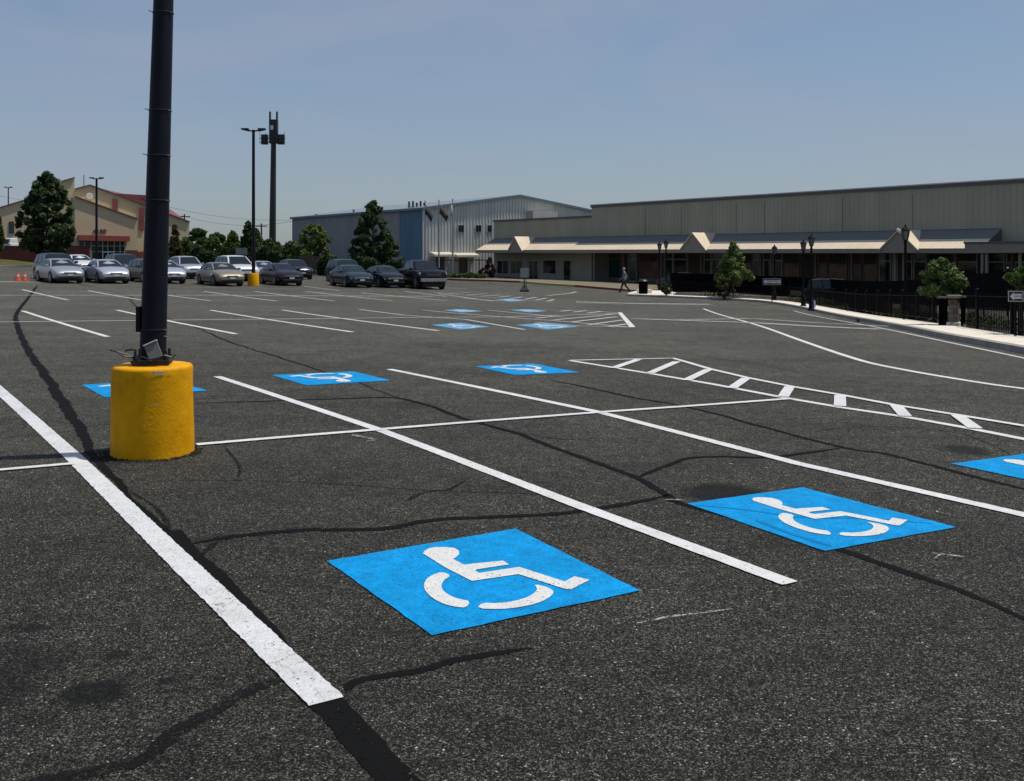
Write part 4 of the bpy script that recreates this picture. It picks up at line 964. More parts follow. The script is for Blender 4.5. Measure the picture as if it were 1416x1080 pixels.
def hedge(name, label, px0, px1, Y, h, m, seed, n=9000, ls=.22, depth=1.2, cat='hedge', base=None):
    rr = random.Random(seed); x0, x1 = X(px0, Y), X(px1, Y); V = []; Fc = []; z_ = T((x0+x1)/2, Y) if base is None else base
    for _ in range(n):
        x = rr.uniform(x0, x1); hh = h*(.82+.18*math.sin(x*1.7+seed)+.1*math.sin(x*4.3)); u = rr.random(); 
        q = Vector((x, rr.uniform(-depth, depth)*.5, hh*rr.uniform(.02, 1)**.6)); nrm = Vector((rr.gauss(0, 1), rr.gauss(0, 1), rr.gauss(.4, 1))).normalized(); a_ = nrm.orthogonal().normalized(); c_ = nrm.cross(a_); s_ = ls*rr.uniform(.6, 1.3); o_ = len(V)
        V += [tuple(q-a_*s_), tuple(q+c_*s_*.5), tuple(q+a_*s_), tuple(q-c_*s_*.5)]; Fc.append((o_, o_+1, o_+2, o_+3))
    b_ = MB(); b_.v = V; b_.f = Fc; b_.m = [0]*len(Fc); o = b_.build(name, m, fix=False, loc=(0, Y, z_)); tag(o, label, cat); return o
hedge('hedge', 'dark hedge row behind the parked cars at the lot edge', 262, 420, 112, 2.3, L_DARK, 4, 14000, .26)
hedge('hedge', 'dark hedge under the trees behind the black sedans', 440, 556, 93.5, 1.75, L_DARK, 6, 12000, .2)
# timber enclosure
te = thing('timber_fence', 'brown timber board fence under the yellow-green tree', 'fence', (X(413, 96), 96, T(X(430, 96), 96)), 0)
M_TIM = mat('brown_timber', (.085, .06, .045), .85, var=.3, vscale=4.)
xx = 0.
while xx < X(464, 96)-X(413, 96):
    b_ = MB(); b_.box(xx, xx+.30, 0, .04, -.1, 1.75+random.uniform(-.03, .03)); b_.build('board', M_TIM, te); xx += .33
# chain fence before hall
cf = thing('mesh_fence', 'thin black rail fence in front of the grey metal hall', 'fence', (X(592, 101), 101, T(X(640, 101), 101)), 0)
LW = X(680, 101)-X(592, 101)
for z_ in (.15, 1.75):
    b_ = MB(); b_.tube((0, 0, z_), (LW, 0, z_), .05, n=6); b_.build('rail', M_IRON, cf)
x_ = 0.
while x_ <= LW:
    b_ = MB(); b_.tube((x_, 0, -.1), (x_, 0, 1.9), .045, n=6); b_.build('post', M_IRON, cf); x_ += LW/5
b_ = MB(); x_ = .1
while x_ < LW: b_.box(x_, x_+.02, -.01, .01, .1, 1.75); x_ += .22
tag(b_.build('picket', M_IRON, cf), kind='stuff')
hedge('ground_planting', 'low mixed planting at the foot of the rail fence', 612, 672, 99, .5, L_MID, 9, 900, .16, cat='planting')
tree('purple_tree', 'small purple-leaved tree at the left end of the canopy', 677, 104, 356, 384, 20, 'ovate', L_PURP, 2200, .16, 21, trunk_r=.07, lumps=26)
tree('purple_shrub', 'low purple shrub on the red curb island before the hall', 668, 103, 371, 387, 16, 'round', L_PURP, 1200, .14, 22, trunk_r=.04, lumps=16, cat='shrub')
# planting behind the iron fence
Yp = G(1312, 450, CH).y-.02
def bedtree(name, label, px, ytop, ybot, wpx, shape, m, n, ls, seed, Y, cat='tree', lumps=40, tr=.06, lr=.2):
    return tree(name, label, px, Y, ytop, ybot, wpx, shape, m, n, ls, seed, gz=T(X(px, Y), Y)+CH-.04, cat=cat, trunk_r=tr, lumps=lumps, lr=lr)
bedtree('young_tree', 'young fresh green tree above the black fence, left of the first arrow sign', 1014, 333, 390, 66, 'cone', L_FRESH, 8500, .11, 31, 65, lumps=75)
bedtree('young_tree', 'bushy light green young tree beside the stone pillar and tall lantern', 1303, 357, 409, 76, 'wide', L_FRESH, 6500, .07, 32, Yp+.75, lumps=60, lr=.19)
bedtree('shrub', 'light green shrub above the fence at the right edge', 1412, 370, 400, 44, 'round', L_FRESH, 3600, .065, 33, G(1412, 464, CH).y+.7, cat='shrub', lumps=30)
bedtree('shrub', 'low dark green shrub by the start of the fence behind the bin', 922, 391, 406, 20, 'round', L_DARK, 1400, .1, 34, 66., cat='shrub', lumps=16)
bedtree('shrub', 'small dense shrub under the first young tree behind the pickets', 1002, 383, 410, 34, 'round', L_SHRUB, 2600, .1, 35, 64., cat='shrub', lumps=26)
gcv = MB(); rr = random.Random(8); pl = offs(E2, SG*(SW+.9))
V = []; Fc = []
for i in range(9000):
    k_ = rr.randrange(start+4, len(pl)); p = pl[k_]
    if math.sin(k_*.9)+math.sin(k_*.37) < -.2: continue
    d = Vector((rr.gauss(0, .35), rr.gauss(0, .35))); q = Vector((p.x+d.x, p.y+d.y, 0)); q.z = T(q.x, q.y)+CH+rr.random()*.42*math.exp(-d.length)
    nrm = Vector((rr.gauss(0, 1), rr.gauss(0, 1), rr.gauss(.3, 1))).normalized(); a_ = nrm.orthogonal().normalized(); c_ = nrm.cross(a_); s_ = .06*rr.uniform(.6, 1.3); o_ = len(V)
    V += [tuple(q-a_*s_), tuple(q+c_*s_*.5), tuple(q+a_*s_), tuple(q-c_*s_*.5)]; Fc.append((o_, o_+1, o_+2, o_+3))
gcv.v = V; gcv.f = Fc; gcv.m = [0]*len(Fc); tag(gcv.build('ground_cover', L_SHRUB, fix=False), kind='stuff')['label'] = 'low leafy ground cover behind the iron pickets'

# ------------------------------------------------------------------ lamps, tower, poles, lines
def lamp(label, px, py_top, Y, arms=1.15, base_=False, r_=.12, dbl=True, grp='slim parking lot lamps'):
    x = X(px, Y); z_ = T(x, Y); r = thing('parking_lot_lamp', label, 'lamp post', (x, Y, z_), 0, grp); h = Z(py_top, Y)-z_
    b_ = MB(); b_.tube((0, 0, .0), (0, 0, h), r_, r_*.75, 12); b_.build('pole', M_POLE, r, smooth=True)
    for s_ in ((-1, 1) if dbl else (1,)):
        b_ = MB(); b_.tube((0, 0, h-.1), (s_*arms*.5, 0, h-.02), .05, n=6)
        b_.add([(s_*arms*.42, -.22, h-.10), (s_*arms, -.2, h+.0), (s_*arms, .2, h+.0), (s_*arms*.42, .22, h-.10), (s_*arms*.42, -.18, h+.10), (s_*arms, -.12, h+.1), (s_*arms, .12, h+.1), (s_*arms*.42, .18, h+.10)], [(0, 1, 2, 3), (4, 5, 6, 7), (0, 1, 5, 4), (1, 2, 6, 5), (2, 3, 7, 6), (3, 0, 4, 7)])
        b_.build('lamp_head', M_POLE, r)
    if base_:
        b_ = MB(); b_.lathe([(.36, 0), (.35, .78), (.33, .82), (.1, .83)], 24); b_.build('concrete_base', M_YEL, r, smooth=True)
    return r
lamp('slim twin-headed lamp post on a small yellow concrete base between parked cars', 350.5, 179.5, 66., .78*1, True, .12)
lamp('slim twin-headed lamp post in front of the tan building entrance', 133.5, 246.5, 112, .78, False, .15)
lamp('small twin-headed lamp seen above the roof at the far left edge', 11.5, 259, 175, .7, False, .12)
b_ = None
tw = thing('cell_tower', 'tall dark monopole tower with antenna panels and platform, behind the trees', 'tower', (X(376.5, 175), 175, 0), 0)
q = MB(); q.tube((0, 0, 0), (.25, 0, Z(156, 175)-2.2), .62, .42, 14); q.build('mast', M_BLK, tw, smooth=True)
zt = Z(156, 175); q = MB(); q.box(-.45, .95, -.5, .5, zt-5.3, zt-1.2); q.build('antenna_shroud', M_BLK, tw)
for x_ in (-.38, .82):
    q = MB(); q.box(x_-.13, x_+.13, -.2, .2, zt-1.2, zt+.2); q.build('antenna', M_BLK, tw)
zp_ = Z(192.5, 175)
for x_ in (-1.3, 1.55):
    q = MB(); q.box(x_-.55, x_+.55, -.4, .4, zp_-.9, zp_+.8); q.build('platform_panel', M_BLK, tw)
q = MB(); q.tube((-2.1, -.5, zp_+.1), (2.4, -.5, zp_+.1), .06, n=6); q.tube((-2.1, -.5, zp_-.6), (2.2, -.5, zp_-.6), .05, n=6)
for x_ in (-2., -1., 1., 2.2): q.tube((x_, -.5, zp_-.8), (x_, -.5, zp_+1.2), .04, n=5)
q.build('platform_rail', M_BLK, tw)
q = MB(); q.box(-.2, .3, -.56, -.5, zt-3.0, zt-2.2); q.build('pale_panel', M_PALE, tw)
M_WOODP = mat('utility_pole_wood', (.07, .06, .05), .9)
ends = []
for px, yt, Y, lb in ((255, 296, 200, 'far wooden utility pole with crossarm above the tan building end'), (361.5, 309, 190, 'far wooden utility pole beside the tall tower')):
    r = thing('utility_pole', lb, 'utility pole', (X(px, Y), Y, 0), 0); h = Z(yt, Y); q = MB(); q.tube((0, 0, 0), (0, 0, h), .2, .14, 8); q.build('pole', M_WOODP, r)
    q = MB(); q.box(-1.1, 1.1, -.08, .08, h-.6, h-.4); q.build('crossarm', M_WOODP, r); ends.append((X(px, Y), Y, h-.4))
for k_, (a, b2, lb) in enumerate([((X(-60,190),190,Z(258,190)), ends[0], 'upper'), (ends[0], (X(405,170),170,Z(306,170)), 'power line running right from the pole past the tower'), ((X(200,185),185,Z(277,185)), (X(410,185),185,Z(304,185)), 'upper thin power line sloping down behind the twin lamp')]):
    if k_ == 0: lb = 'thin power line over the roof of the tan building'
    q = MB(); n_ = 14; a = Vector(a); b2 = Vector(b2); P = [a.lerp(b2, i/n_)-Vector((0, 0, 1.2*4*(i/n_)*(1-i/n_))) for i in range(n_+1)]
    for c_, d_ in zip(P, P[1:]): q.tube(c_, d_, .028, n=4, cap=False)
    tag(q.build('power_line', M_BLK), lb, 'power line')
# lanterns by the shops
LT = [(912, 334.5, 75, 'black lantern post near the bin, left one of the close pair'), (921, 331, 71, 'black lantern post near the bin, right one of the close pair'), (1071, 338.5, 63, 'shorter black lantern post just behind the first arrow sign'),
      (1111, 331.5, 56, 'black lantern post left of the taller one above the dark car'), (1122, 323.5, 50.5, 'tall black lantern post with bird-like finial beside the dark car'), (1252, 311, 39.5, 'tallest black lantern post in front of the right-hand gable')]
M_LG = mat('lantern_glass', (.10, .10, .11), .2, spec=.6)
proto = None
for px, yt, Y, lb in LT:
    x = X(px, Y); z_ = T(x, Y)+CH-.05; h = Z(yt, Y)-z_
    r = thing('lantern_post', lb, 'lantern post', (x, Y, z_), 0, 'black lantern posts along the shops')
    q = MB(); q.lathe([(.19, 0), (.19, .06), (.13, .12), (.12, .55), (.08, .62), (.06, .7), (.05, h-.75), (.075, h-.72), (.05, h-.69), (.06, h-.62), (.11, h-.58)], 14); q.build('post', M_IRON, r, smooth=True)
    q = MB(); q.lathe([(.10, h-.578), (.165, h-.25), (.10, h-.24)], 8); q.build('lantern', M_LG, r)
    q = MB(); q.lathe([(.20, h-.24), (.19, h-.21), (.12, h-.12), (.04, h-.07), (.05, h-.04), (.01, h+.02)], 8); q.build('lantern_cap', M_IRON, r)
    q = MB()
    for k_ in range(4):
        a_ = math.pi/4+k_*math.pi/2; q.tube((.105*math.cos(a_), .105*math.sin(a_), h-.58), (.175*math.cos(a_), .175*math.sin(a_), h-.24), .012, n=4)
    q.build('lantern_frame', M_IRON, r)
# pale fitting on the tallest
Yl = 39.5; q = MB(); q.lathe([(.03, 0), (.06, .05), (.065, .14), (.04, .2)], 10); o = q.build('spotlight', M_PALE, bpy.data.objects[r.name], loc=(-.2, 0, Z(322, Yl)-r.location.z)); o.rotation_euler = (0, R(-35), 0)
# arrow signs
M_SB = mat('sign_black', (.012, .012, .014), .5); M_SW = mat('sign_white', (.62, .62, .62), .5)
def arrow_sign(label, px, Y, zc, wd, hg, yaw, postpx=None):
    x = X(px, Y); z_ = T(x, Y)+CH; r = thing('one_way_sign', label, 'road sign', (x, Y, z_), yaw); zc -= z_
    q = MB(); q.tube((0, .03, 0), (0, .03, zc+hg*.5), .03, n=8); q.build('post', M_IRON, r)
    q = MB(); q.box(-wd/2, wd/2, -.012, 0, zc-hg/2, zc+hg/2); p = q.build('panel', M_SB, r, bevel=.004)
    q = MB(); b1 = .012; e_ = .018; y0, y1 = -.016, -.0125
    for (a, b2, c2, d2) in ((-wd/2+e_, wd/2-e_, zc+hg/2-e_-b1, zc+hg/2-e_), (-wd/2+e_, wd/2-e_, zc-hg/2+e_, zc-hg/2+e_+b1)): q.box(a, b2, y0, y1, c2, d2)
    for a in (-wd/2+e_, wd/2-e_-b1): q.box(a, a+b1, y0, y1, zc-hg/2+e_+b1, zc+hg/2-e_-b1)
    q.build('border', M_SW, p)
    q = MB(); hw = wd/2-.05; ah = hg*.30
    q.prism([(-hw, -.0125, zc), (-hw+ah*1.1, -.0125, zc+ah*1.15), (-hw+ah*1.1, -.0125, zc+ah*.72), (hw, -.0125, zc+ah*.72), (hw, -.0125, zc-ah*.72), (-hw+ah*1.1, -.0125, zc-ah*.72), (-hw+ah*1.1, -.0125, zc-ah*1.15)], (0, -.004, 0))
    q.build('arrow', M_SW, p)
    text_mesh('lettering', 'ONE WAY', min(ah*1.35, (wd-.1-ah*1.1)/4.4), M_SB, p, (.06, -.0185, zc), (R(90), 0, 0), .001)
    return r
arrow_sign('small black sign with white left arrow reading ONE WAY beside the young tree', 1067.5, 60, Z(389.5, 60), 1.08, .40, R(-4))
Ys = G(1405, 464, CH).y-.25
arrow_sign('black and white ONE WAY arrow sign at the right edge of the photo', 1404.5, Ys, Z(409.7, Ys), 21.5*Ys/FPX, 16.5*Ys/FPX, R(-14))
# dark pillar, stone pillar with pale foot, black gate posts
def blockpost(name, label, cat, px0, px1, y0, y1, Y, parts):
    x0, x1 = X(px0, Y), X(px1, Y); z0 = T((x0+x1)/2, Y)+CH; r = thing(name, label, cat, ((x0+x1)/2, Y, z0), R(-35)); h = Z(y0, Y)-z0; w_ = (x1-x0)*.72
    parts(r, w_, h); return r
def cabinet(r, w_, h):
    q = MB(); q.box(-w_/2, w_/2, -w_/2, w_/2, 0, h-.05); q.build('box', M_SCR, r, bevel=.02); q = MB(); q.box(-w_/2-.03, w_/2+.03, -w_/2-.03, w_/2+.03, h-.05, h); q.build('lid', mat('dull_lid', (.10, .10, .10), .6), r)
blockpost('trash_cabinet', 'black square bin standing left of the stone pillar at the fence', 'bin', 1297, 1311, 410, 447, Yp+.12, cabinet)
M_ST = [mat('pillar_stone_%s' % n_, c_, .9, var=.25, vscale=8., bump=.5) for n_, c_ in (('tan', (.17, .12, .085)), ('grey', (.13, .12, .105)), ('brown', (.11, .06, .045)))]
def pillar(r, w_, h):
    q = MB(); q.box(-w_/2+.02, w_/2-.02, -w_/2+.02, w_/2-.02, 0, h-.08); q.build('core', mat('mortar', (.08, .07, .06), .95), r)
    rr = random.Random(2); z_ = .1; row = 0
    while z_ < h-.2:
        hh = .13
        for side in range(4):
            xs_ = [-w_/2, -w_/2+w_*rr.uniform(.35, .65), w_/2]
            for a, b2 in zip(xs_, xs_[1:]):
                q = MB(); q.box(a+.006, b2-.006, -w_/2-.004*rr.random()*3, -w_/2+.019, z_, z_+hh-.012); o = q.build('stone', rr.choice(M_ST), r, rotz=side*math.pi/2)
        z_ += hh
    q = MB(); q.box(-w_/2-.05, w_/2+.05, -w_/2-.05, w_/2+.05, h-.08, h); q.build('cap', M_CONC if False else mat('pillar_cap', (.22, .2, .18), .8), r, bevel=.01)
    q = MB(); q.box(-w_/2-.05, w_/2+.05, -w_/2-.05, w_/2+.05, -.06, .1); q.build('footing', M_CONC, r, bevel=.01)
blockpost('stone_pillar', 'rough stone pillar with pale footing between the two fence runs', 'pillar', 1311, 1327, 408, 449, Yp, pillar)
blockpost('gate_post', 'plain square black post right of the stone pillar', 'post', 1328, 1336, 409, 452, Yp-.35, cabinet)
# black litter bin
q0 = G(889, 402, CH+.24); bn = thing('litter_bin', 'round black litter bin standing at the sidewalk corner', 'bin', (X(889.5, 67.5), 67.5, T(X(889, 67.5), 67.5)+CH)); zb = Z(386, 67.5)-bn.location.z
q = MB(); q.lathe([(.24, 0), (.30, .05), (.31, zb-.18), (.29, zb-.17)], 20); q.build('barrel', M_SCR, bn, smooth=True)
q = MB(); q.lathe([(.33, zb-.17), (.33, zb-.13), (.22, zb-.02), (.12, zb)], 20); q.build('lid', M_BLK, bn, smooth=True)
# little blue and white post wrap near the tall lantern
Yw = 50.0; q = MB(); x = X(1124.5, Yw); z_ = T(x, Yw)+CH
sgn = thing('bollard', 'tiny post with blue and white wrap at the foot of the tall lantern', 'bollard', (x, Yw, z_))
q.tube((0, 0, 0), (0, 0, .5), .05, n=10); q.build('post', mat('wrap_blue', (.06, .06, .25), .5), sgn); q = MB(); q.box(.02, .1, -.06, .06, .12, .46); q.build('paper', M_SW, sgn)

# portable sign stand
q0 = G(725, 403.5); ps = thing('portable_sign', 'portable sign stand with grey board on a black weighted base', 'sign', q0, 0)
Yq = q0.y; zt = Z(357, Yq)-q0.z
b_ = MB(); b_.add([(-.33, -.3, 0), (.33, -.3, 0), (.33, .3, 0), (-.33, .3, 0), (-.30, -.28, .12), (.30, -.28, .12), (.30, .28, .12), (-.30, .28, .12), (-.08, -.08, .42), (.12, -.08, .42), (.12, .08, .42), (-.08, .08, .42)],
                  [(0, 1, 5, 4), (1, 2, 6, 5), (2, 3, 7, 6), (3, 0, 4, 7), (4, 5, 9, 8), (5, 6, 10, 9), (6, 7, 11, 10), (7, 4, 8, 11), (8, 9, 10, 11), (0, 3, 2, 1)]); b_.build('weighted_base', M_BLK, ps)
b_ = MB(); b_.tube((0, 0, .4), (0, 0, zt), .045, n=8); b_.tube((.16, 0, .1), (.10, 0, 1.2), .02, n=6); b_.build('pole', mat('stand_pole', (.06, .055, .05), .5), ps)
z0_, z1_ = Z(384, Yq)-q0.z, Z(371, Yq)-q0.z
b_ = MB(); b_.box(-.28, .32, -.08, -.05, z0_, z1_); b_.build('board', mat('grey_board', (.26, .27, .27), .5), ps, bevel=.01)
b_ = MB(); b_.box(-.3, .34, -.085, -.04, z0_-.04, z0_); b_.build('board_rail', M_BLK, ps)

# ------------------------------------------------------------------ cones
M_OR = mat('cone_orange', (.62, .10, .035), .55, var=.1); M_PK = mat('cone_pale_band', (.7, .45, .42), .5)
for px, lb, w_ in ((24.5, 'orange traffic cone on the left, first from the photo edge', 0), (34, 'orange traffic cone standing right of the first one', 1)):
    q0 = G(px, 388.5); r = thing('traffic_cone', lb, 'traffic cone', q0, 0, 'orange traffic cones')
    sc_ = (388.5-377)*q0.y/FPX
    b_ = MB(); b_.box(-.22, .22, -.22, .22, 0, .04); b_.build('foot', M_OR, r, bevel=.01)
    b_ = MB(); b_.lathe([(.17, .04), (.05, sc_), (.035, sc_+.005)], 18); o = b_.build('cone', M_OR, r, smooth=True)
    b_ = MB(); rad = lambda z: .17-(.12)*(z-.04)/(sc_-.04)+.004; b_.lathe([(rad(sc_*.55), sc_*.55), (rad(sc_*.78), sc_*.78)], 18); b_.build('band', M_PK, r, smooth=True)

# ------------------------------------------------------------------ vehicles
M_TYRE = mat('tyre_rubber', (.012, .012, .012), .85); M_RIM = mat('alloy_rim', (.30, .30, .31), .35, metal=.6)
M_CG = mat('car_glass', (.010, .015, .018), .1, var=.1, spec=.45); M_TRIMC = mat('black_car_trim', (.012, .012, .013), .5)
M_HL = mat('headlight_lens', (.62, .64, .66), .12, var=.1, spec=.8); M_PL = mat('licence_plate', (.55, .56, .6), .5); M_CHR = mat('chrome_trim', (.5, .5, .5), .2, metal=.8)
def carpaint(name, col, metal=.35): return mat(name, col, .34 if max(col) > .1 else .16, metal=metal, var=.03, vscale=.7, coat=.6 if max(col) > .1 else .0, spec=.5 if max(col) > .1 else .35)
SPEC = {  # stations: x, half width, low, belt, top ; cabin: base rear x, roof rear x, roof front x, base front x, belt z, roof z, roof half width, base half width
 'sedan': dict(st=[(-2.33,.70,.42,.72,.76),(-2.2,.82,.30,.88,.97),(-1.8,.875,.22,.93,1.03),(-1.,.90,.20,.95,1.0),(.6,.90,.20,.94,.98),(1.1,.90,.20,.90,.98),(1.6,.89,.20,.83,.90),(2.0,.86,.22,.74,.80),(2.22,.80,.26,.64,.70),(2.34,.70,.34,.56,.58)], cab=(-1.85,-.95,.15,1.12,.97,1.44,.60,.80), wb=(-1.38,1.38), wr=.33, hl=(.55,.70)),
 'suv': dict(st=[(-2.3,.80,.42,1.0,1.02),(-2.22,.90,.32,1.05,1.08),(-1.6,.94,.27,1.06,1.1),(-.6,.95,.26,1.06,1.1),(.6,.95,.26,1.05,1.1),(1.0,.95,.26,1.02,1.1),(1.5,.94,.27,.97,1.05),(2.0,.92,.30,.90,.97),(2.22,.86,.34,.80,.86),(2.32,.76,.42,.66,.7)], cab=(-2.2,-1.95,.2,1.05,1.08,1.72,.66,.86), wb=(-1.38,1.40), wr=.37, hl=(.70,.86)),
 'wagon': dict(st=[(-2.35,.72,.42,.80,.84),(-2.25,.84,.30,.92,.98),(-1.7,.88,.22,.95,1.0),(-.8,.90,.20,.95,1.0),(.6,.90,.20,.94,.98),(1.1,.90,.20,.90,.98),(1.6,.89,.20,.84,.92),(2.0,.86,.22,.76,.83),(2.22,.80,.26,.66,.72),(2.34,.70,.34,.58,.6)], cab=(-2.2,-1.95,.2,1.1,.97,1.5,.64,.82), wb=(-1.38,1.38), wr=.33, hl=(.57,.72)),
 'pickup': dict(st=[(-2.9,.90,.55,1.2,1.22),(-2.85,.96,.45,1.25,1.28),(-2.,.98,.38,1.26,1.3),(-.9,.99,.36,1.26,1.3),(.6,.99,.36,1.25,1.3),(1.3,.99,.36,1.22,1.3),(1.9,.98,.36,1.2,1.28),(2.5,.97,.38,1.15,1.24),(2.78,.93,.42,1.02,1.12),(2.86,.88,.48,.9,.95)], cab=(-1.25,-1.05,.5,1.35,1.28,1.93,.70,.88), wb=(-1.95,1.85), wr=.42, hl=(.92,1.12))}
def lerp_st(st, x):
    for a, b in zip(st, st[1:]):
        if a[0] <= x <= b[0]:
            t = (x-a[0])/(b[0]-a[0]); return [a[i]+(b[i]-a[i])*t for i in range(5)]
    return list(st[-1] if x > 0 else st[0])
def vehicle(name, label, kind, cat, paintm, px, py, head, group='cars parked at the back of the lot', scale=1., turn=R(6), world=None, hlm=M_HL):
    head += turn; scale *= 1.02
    sp = SPEC[kind]; q0 = world if world is not None else G(px, py)
    r = thing(name, label, cat, q0, math.atan2(-math.cos(head), math.sin(head)), group); r.scale = (scale,)*3
    st = sp['st']; X0, X1 = st[0][0], st[-1][0]
    xs_ = sorted(set([s[0] for s in st]+fr(X0, X1, .18)))
    xs_ = [xs_[0]]+[b for a, b in zip(xs_, xs_[1:]) if b-a > .02]
    vs = []; n = 0
    for x in xs_:
        _, w_, lo, be, tp = lerp_st(st, x); half = [(0, lo), (w_*.80, lo), (w_*.96, lo+.07), (w_*1.0, lo+(be-lo)*.35), (w_*1.005, lo+(be-lo)*.62), (w_*.975, be), (w_*.90, tp-.015), (w_*.6, tp+.025), (0, tp+.04)]
        ring = [(x, -y, z) for y, z in half]+[(x, y, z) for y, z in half[-2:0:-1]]; n = len(ring); vs += ring
    b_ = MB(); m_ = len(xs_)
    b_.add(vs, [(i*n+k, i*n+(k+1) % n, (i+1)*n+(k+1) % n, (i+1)*n+k) for i in range(m_-1) for k in range(n)]+[tuple(range(n)), tuple(reversed(range((m_-1)*n, m_*n)))])
    b_.build('body', paintm, r, smooth=True)
    rb_, rr_, rf_, bf_, bz_, rz_, rw_, bw_ = sp['cab']
    # cabin shell with a slightly arched roof
    b_ = MB(); rows = [(rb_, bz_-.03, bw_), (rr_*.6+rb_*.4, bz_+(rz_-bz_)*.62, rw_+(bw_-rw_)*.42), (rr_, rz_-.05, rw_+.01), (rr_*.7+rf_*.3, rz_, rw_), (rr_*.3+rf_*.7, rz_, rw_), (rf_, rz_-.045, rw_+.01), (rf_*.5+bf_*.5, bz_+(rz_-bz_)*.5, rw_+(bw_-rw_)*.5), (bf_, bz_-.03, bw_)]
    vs = []
    for (x, z, w_) in rows:
        wb_ = bw_+.01
        vs += [(x, -wb_, bz_-.04), (x, -(w_), z-.03), (x, -w_*.8, z), (x, 0, z+.02), (x, w_*.8, z), (x, w_, z-.03), (x, wb_, bz_-.04)]
    b_.add(vs, [(i*7+k, i*7+k+1, (i+1)*7+k+1, (i+1)*7+k) for i in range(7) for k in range(6)]); b_.build('cabin', paintm, r, smooth=True)
    # glass
    def quadglass(nm, pts, out_):
        q = MB(); q.prism([Vector(p)+Vector(out_) for p in pts], [-.6*c for c in out_]); return q.build(nm, M_CG, r)
    hz = bz_+.0; o_ = .022
    quadglass('windscreen', [(bf_-.04, -bw_*.90, hz), (bf_-.04, bw_*.90, hz), (rf_+.07, rw_*.86, rz_-.10), (rf_+.07, -rw_*.86, rz_-.10)], (.035, 0, .035))
    quadglass('rear_window', [(rb_+.05, -bw_*.88, hz+.02), (rb_+.05, bw_*.88, hz+.02), (rr_-.04, rw_*.84, rz_-.12), (rr_-.04, -rw_*.84, rz_-.12)], (-.035, 0, .035))
    def sidex(t, fr_): return (bf_+(rf_-bf_)*t) if fr_ else (rb_+(rr_-rb_)*t)
    mids = [.0] if kind != 'suv' else [-.0]
    for s_ in (-1, 1):
        z0, z1 = bz_+.03, rz_-.10; t1 = (z1-bz_)/(rz_-bz_); y0, y1 = bw_+.0, rw_+(bw_-rw_)*(1-t1)+.005
        xf0, xf1, xr0, xr1 = bf_-.16, sidex(t1, 1)-.10, rb_+.20, sidex(t1, 0)+.12
        cuts = [0, .45, 1] if kind in ('sedan', 'pickup') else [0, .38, .72, 1]
        for a, b2 in zip(cuts, cuts[1:]):
            la, lb_ = a+(.02 if a else 0), b2-(.02 if b2 < 1 else 0)
            P = [(xf0+(xr0-xf0)*la, s_*y0, z0), (xf0+(xr0-xf0)*lb_, s_*y0, z0), (xf1+(xr1-xf1)*lb_, s_*y1, z1), (xf1+(xr1-xf1)*la, s_*y1, z1)]
            quadglass('side_window', P, (0, s_*.018, .006))
    for wx in sp['wb']:
        for s_ in (-1, 1):
            wy = lerp_st(st, wx)[1]; R_ = sp['wr']; q = MB(); q.tube((wx, s_*(wy-.25), R_), (wx, s_*(wy+.018), R_), R_, n=22)
            arch = MB(); arch.tube((wx, s_*(wy-.2), R_+.01), (wx, s_*(wy+.012), R_+.01), R_+.06, n=22); arch.build('wheel_arch', M_TRIMC, r)
            wo = q.build('wheel', M_TYRE, r); q = MB(); q.tube((wx, s_*(wy), R_), (wx, s_*(wy+.026), R_), R_*.66, n=18); q.build('rim', M_RIM, wo)
            q = MB()
            for k_ in range(5):
                a_ = k_*2*math.pi/5+.3; ca_, sa_ = math.cos(a_), math.sin(a_); c2 = math.cos(a_+.62); s2 = math.sin(a_+.62)
                q.add([(wx+ca_*R_*.25, s_*(wy+.028), R_+sa_*R_*.25), (wx+ca_*R_*.58, s_*(wy+.028), R_+sa_*R_*.58), (wx+c2*R_*.58, s_*(wy+.028), R_+s2*R_*.58)], [(0, 1, 2)])
            tag(q.build('rim_gap', M_TRIMC, wo), kind='stuff')
    fx = X1; h0, h1 = sp['hl']; wf = lerp_st(st, fx-.1)[1]
    for s_ in (-1, 1):
        q = MB(); q.prism([(fx-.02, s_*wf*.52, h0), (fx-.10, s_*wf*.98, h0+.02), (fx-.30, s_*wf*1.055, h1-.03), (fx-.22, s_*wf*.98, h1), (fx-.11, s_*wf*.56, h1-.02)], (.035, 0, .0)); q.build('headlight', hlm, r)
        q = MB(); q.box(bf_-.38, bf_-.22, min(s_*(bw_+.06), s_*(bw_+.26)), max(s_*(bw_+.06), s_*(bw_+.26)), bz_-.02, bz_+.13); q.build('mirror', paintm, r, bevel=.02)
        q = MB(); q.box(X0-.02, X0+.1, min(s_*.5, s_*.78), max(s_*.5, s_*.78), h0+.05, h1+.08); q.build('tail_light', mat('tail_light_red', (.25, .01, .01), .2), r)
    gw = .46 if kind != 'pickup' else .62; g0, g1 = (h0+.0, h1-.06) if kind != 'pickup' else (.82, 1.1)
    q = MB(); q.box(fx-.12, fx+.012, -gw*wf/.7*.7, gw*wf/.7*.7, g0, g1); gr = q.build('grille', M_TRIMC, r, bevel=.02)
    q = MB(); q.box(fx-.1, fx+.018, -gw*.8, gw*.8, (g0+g1)/2-.012, (g0+g1)/2+.014); q.build('grille_bar', M_CHR, gr)
    lo = st[-1][2]
    q = MB(); q.box(fx-.25, fx+.015, -wf*.78, wf*.78, lo-.06, lo+.07); q.build('lower_intake', M_TRIMC, r, bevel=.02)
    q = MB(); q.box(fx-.02, fx+.028, -.16, .16, lo+.08, lo+.2); q.build('licence_plate', M_PL, r)
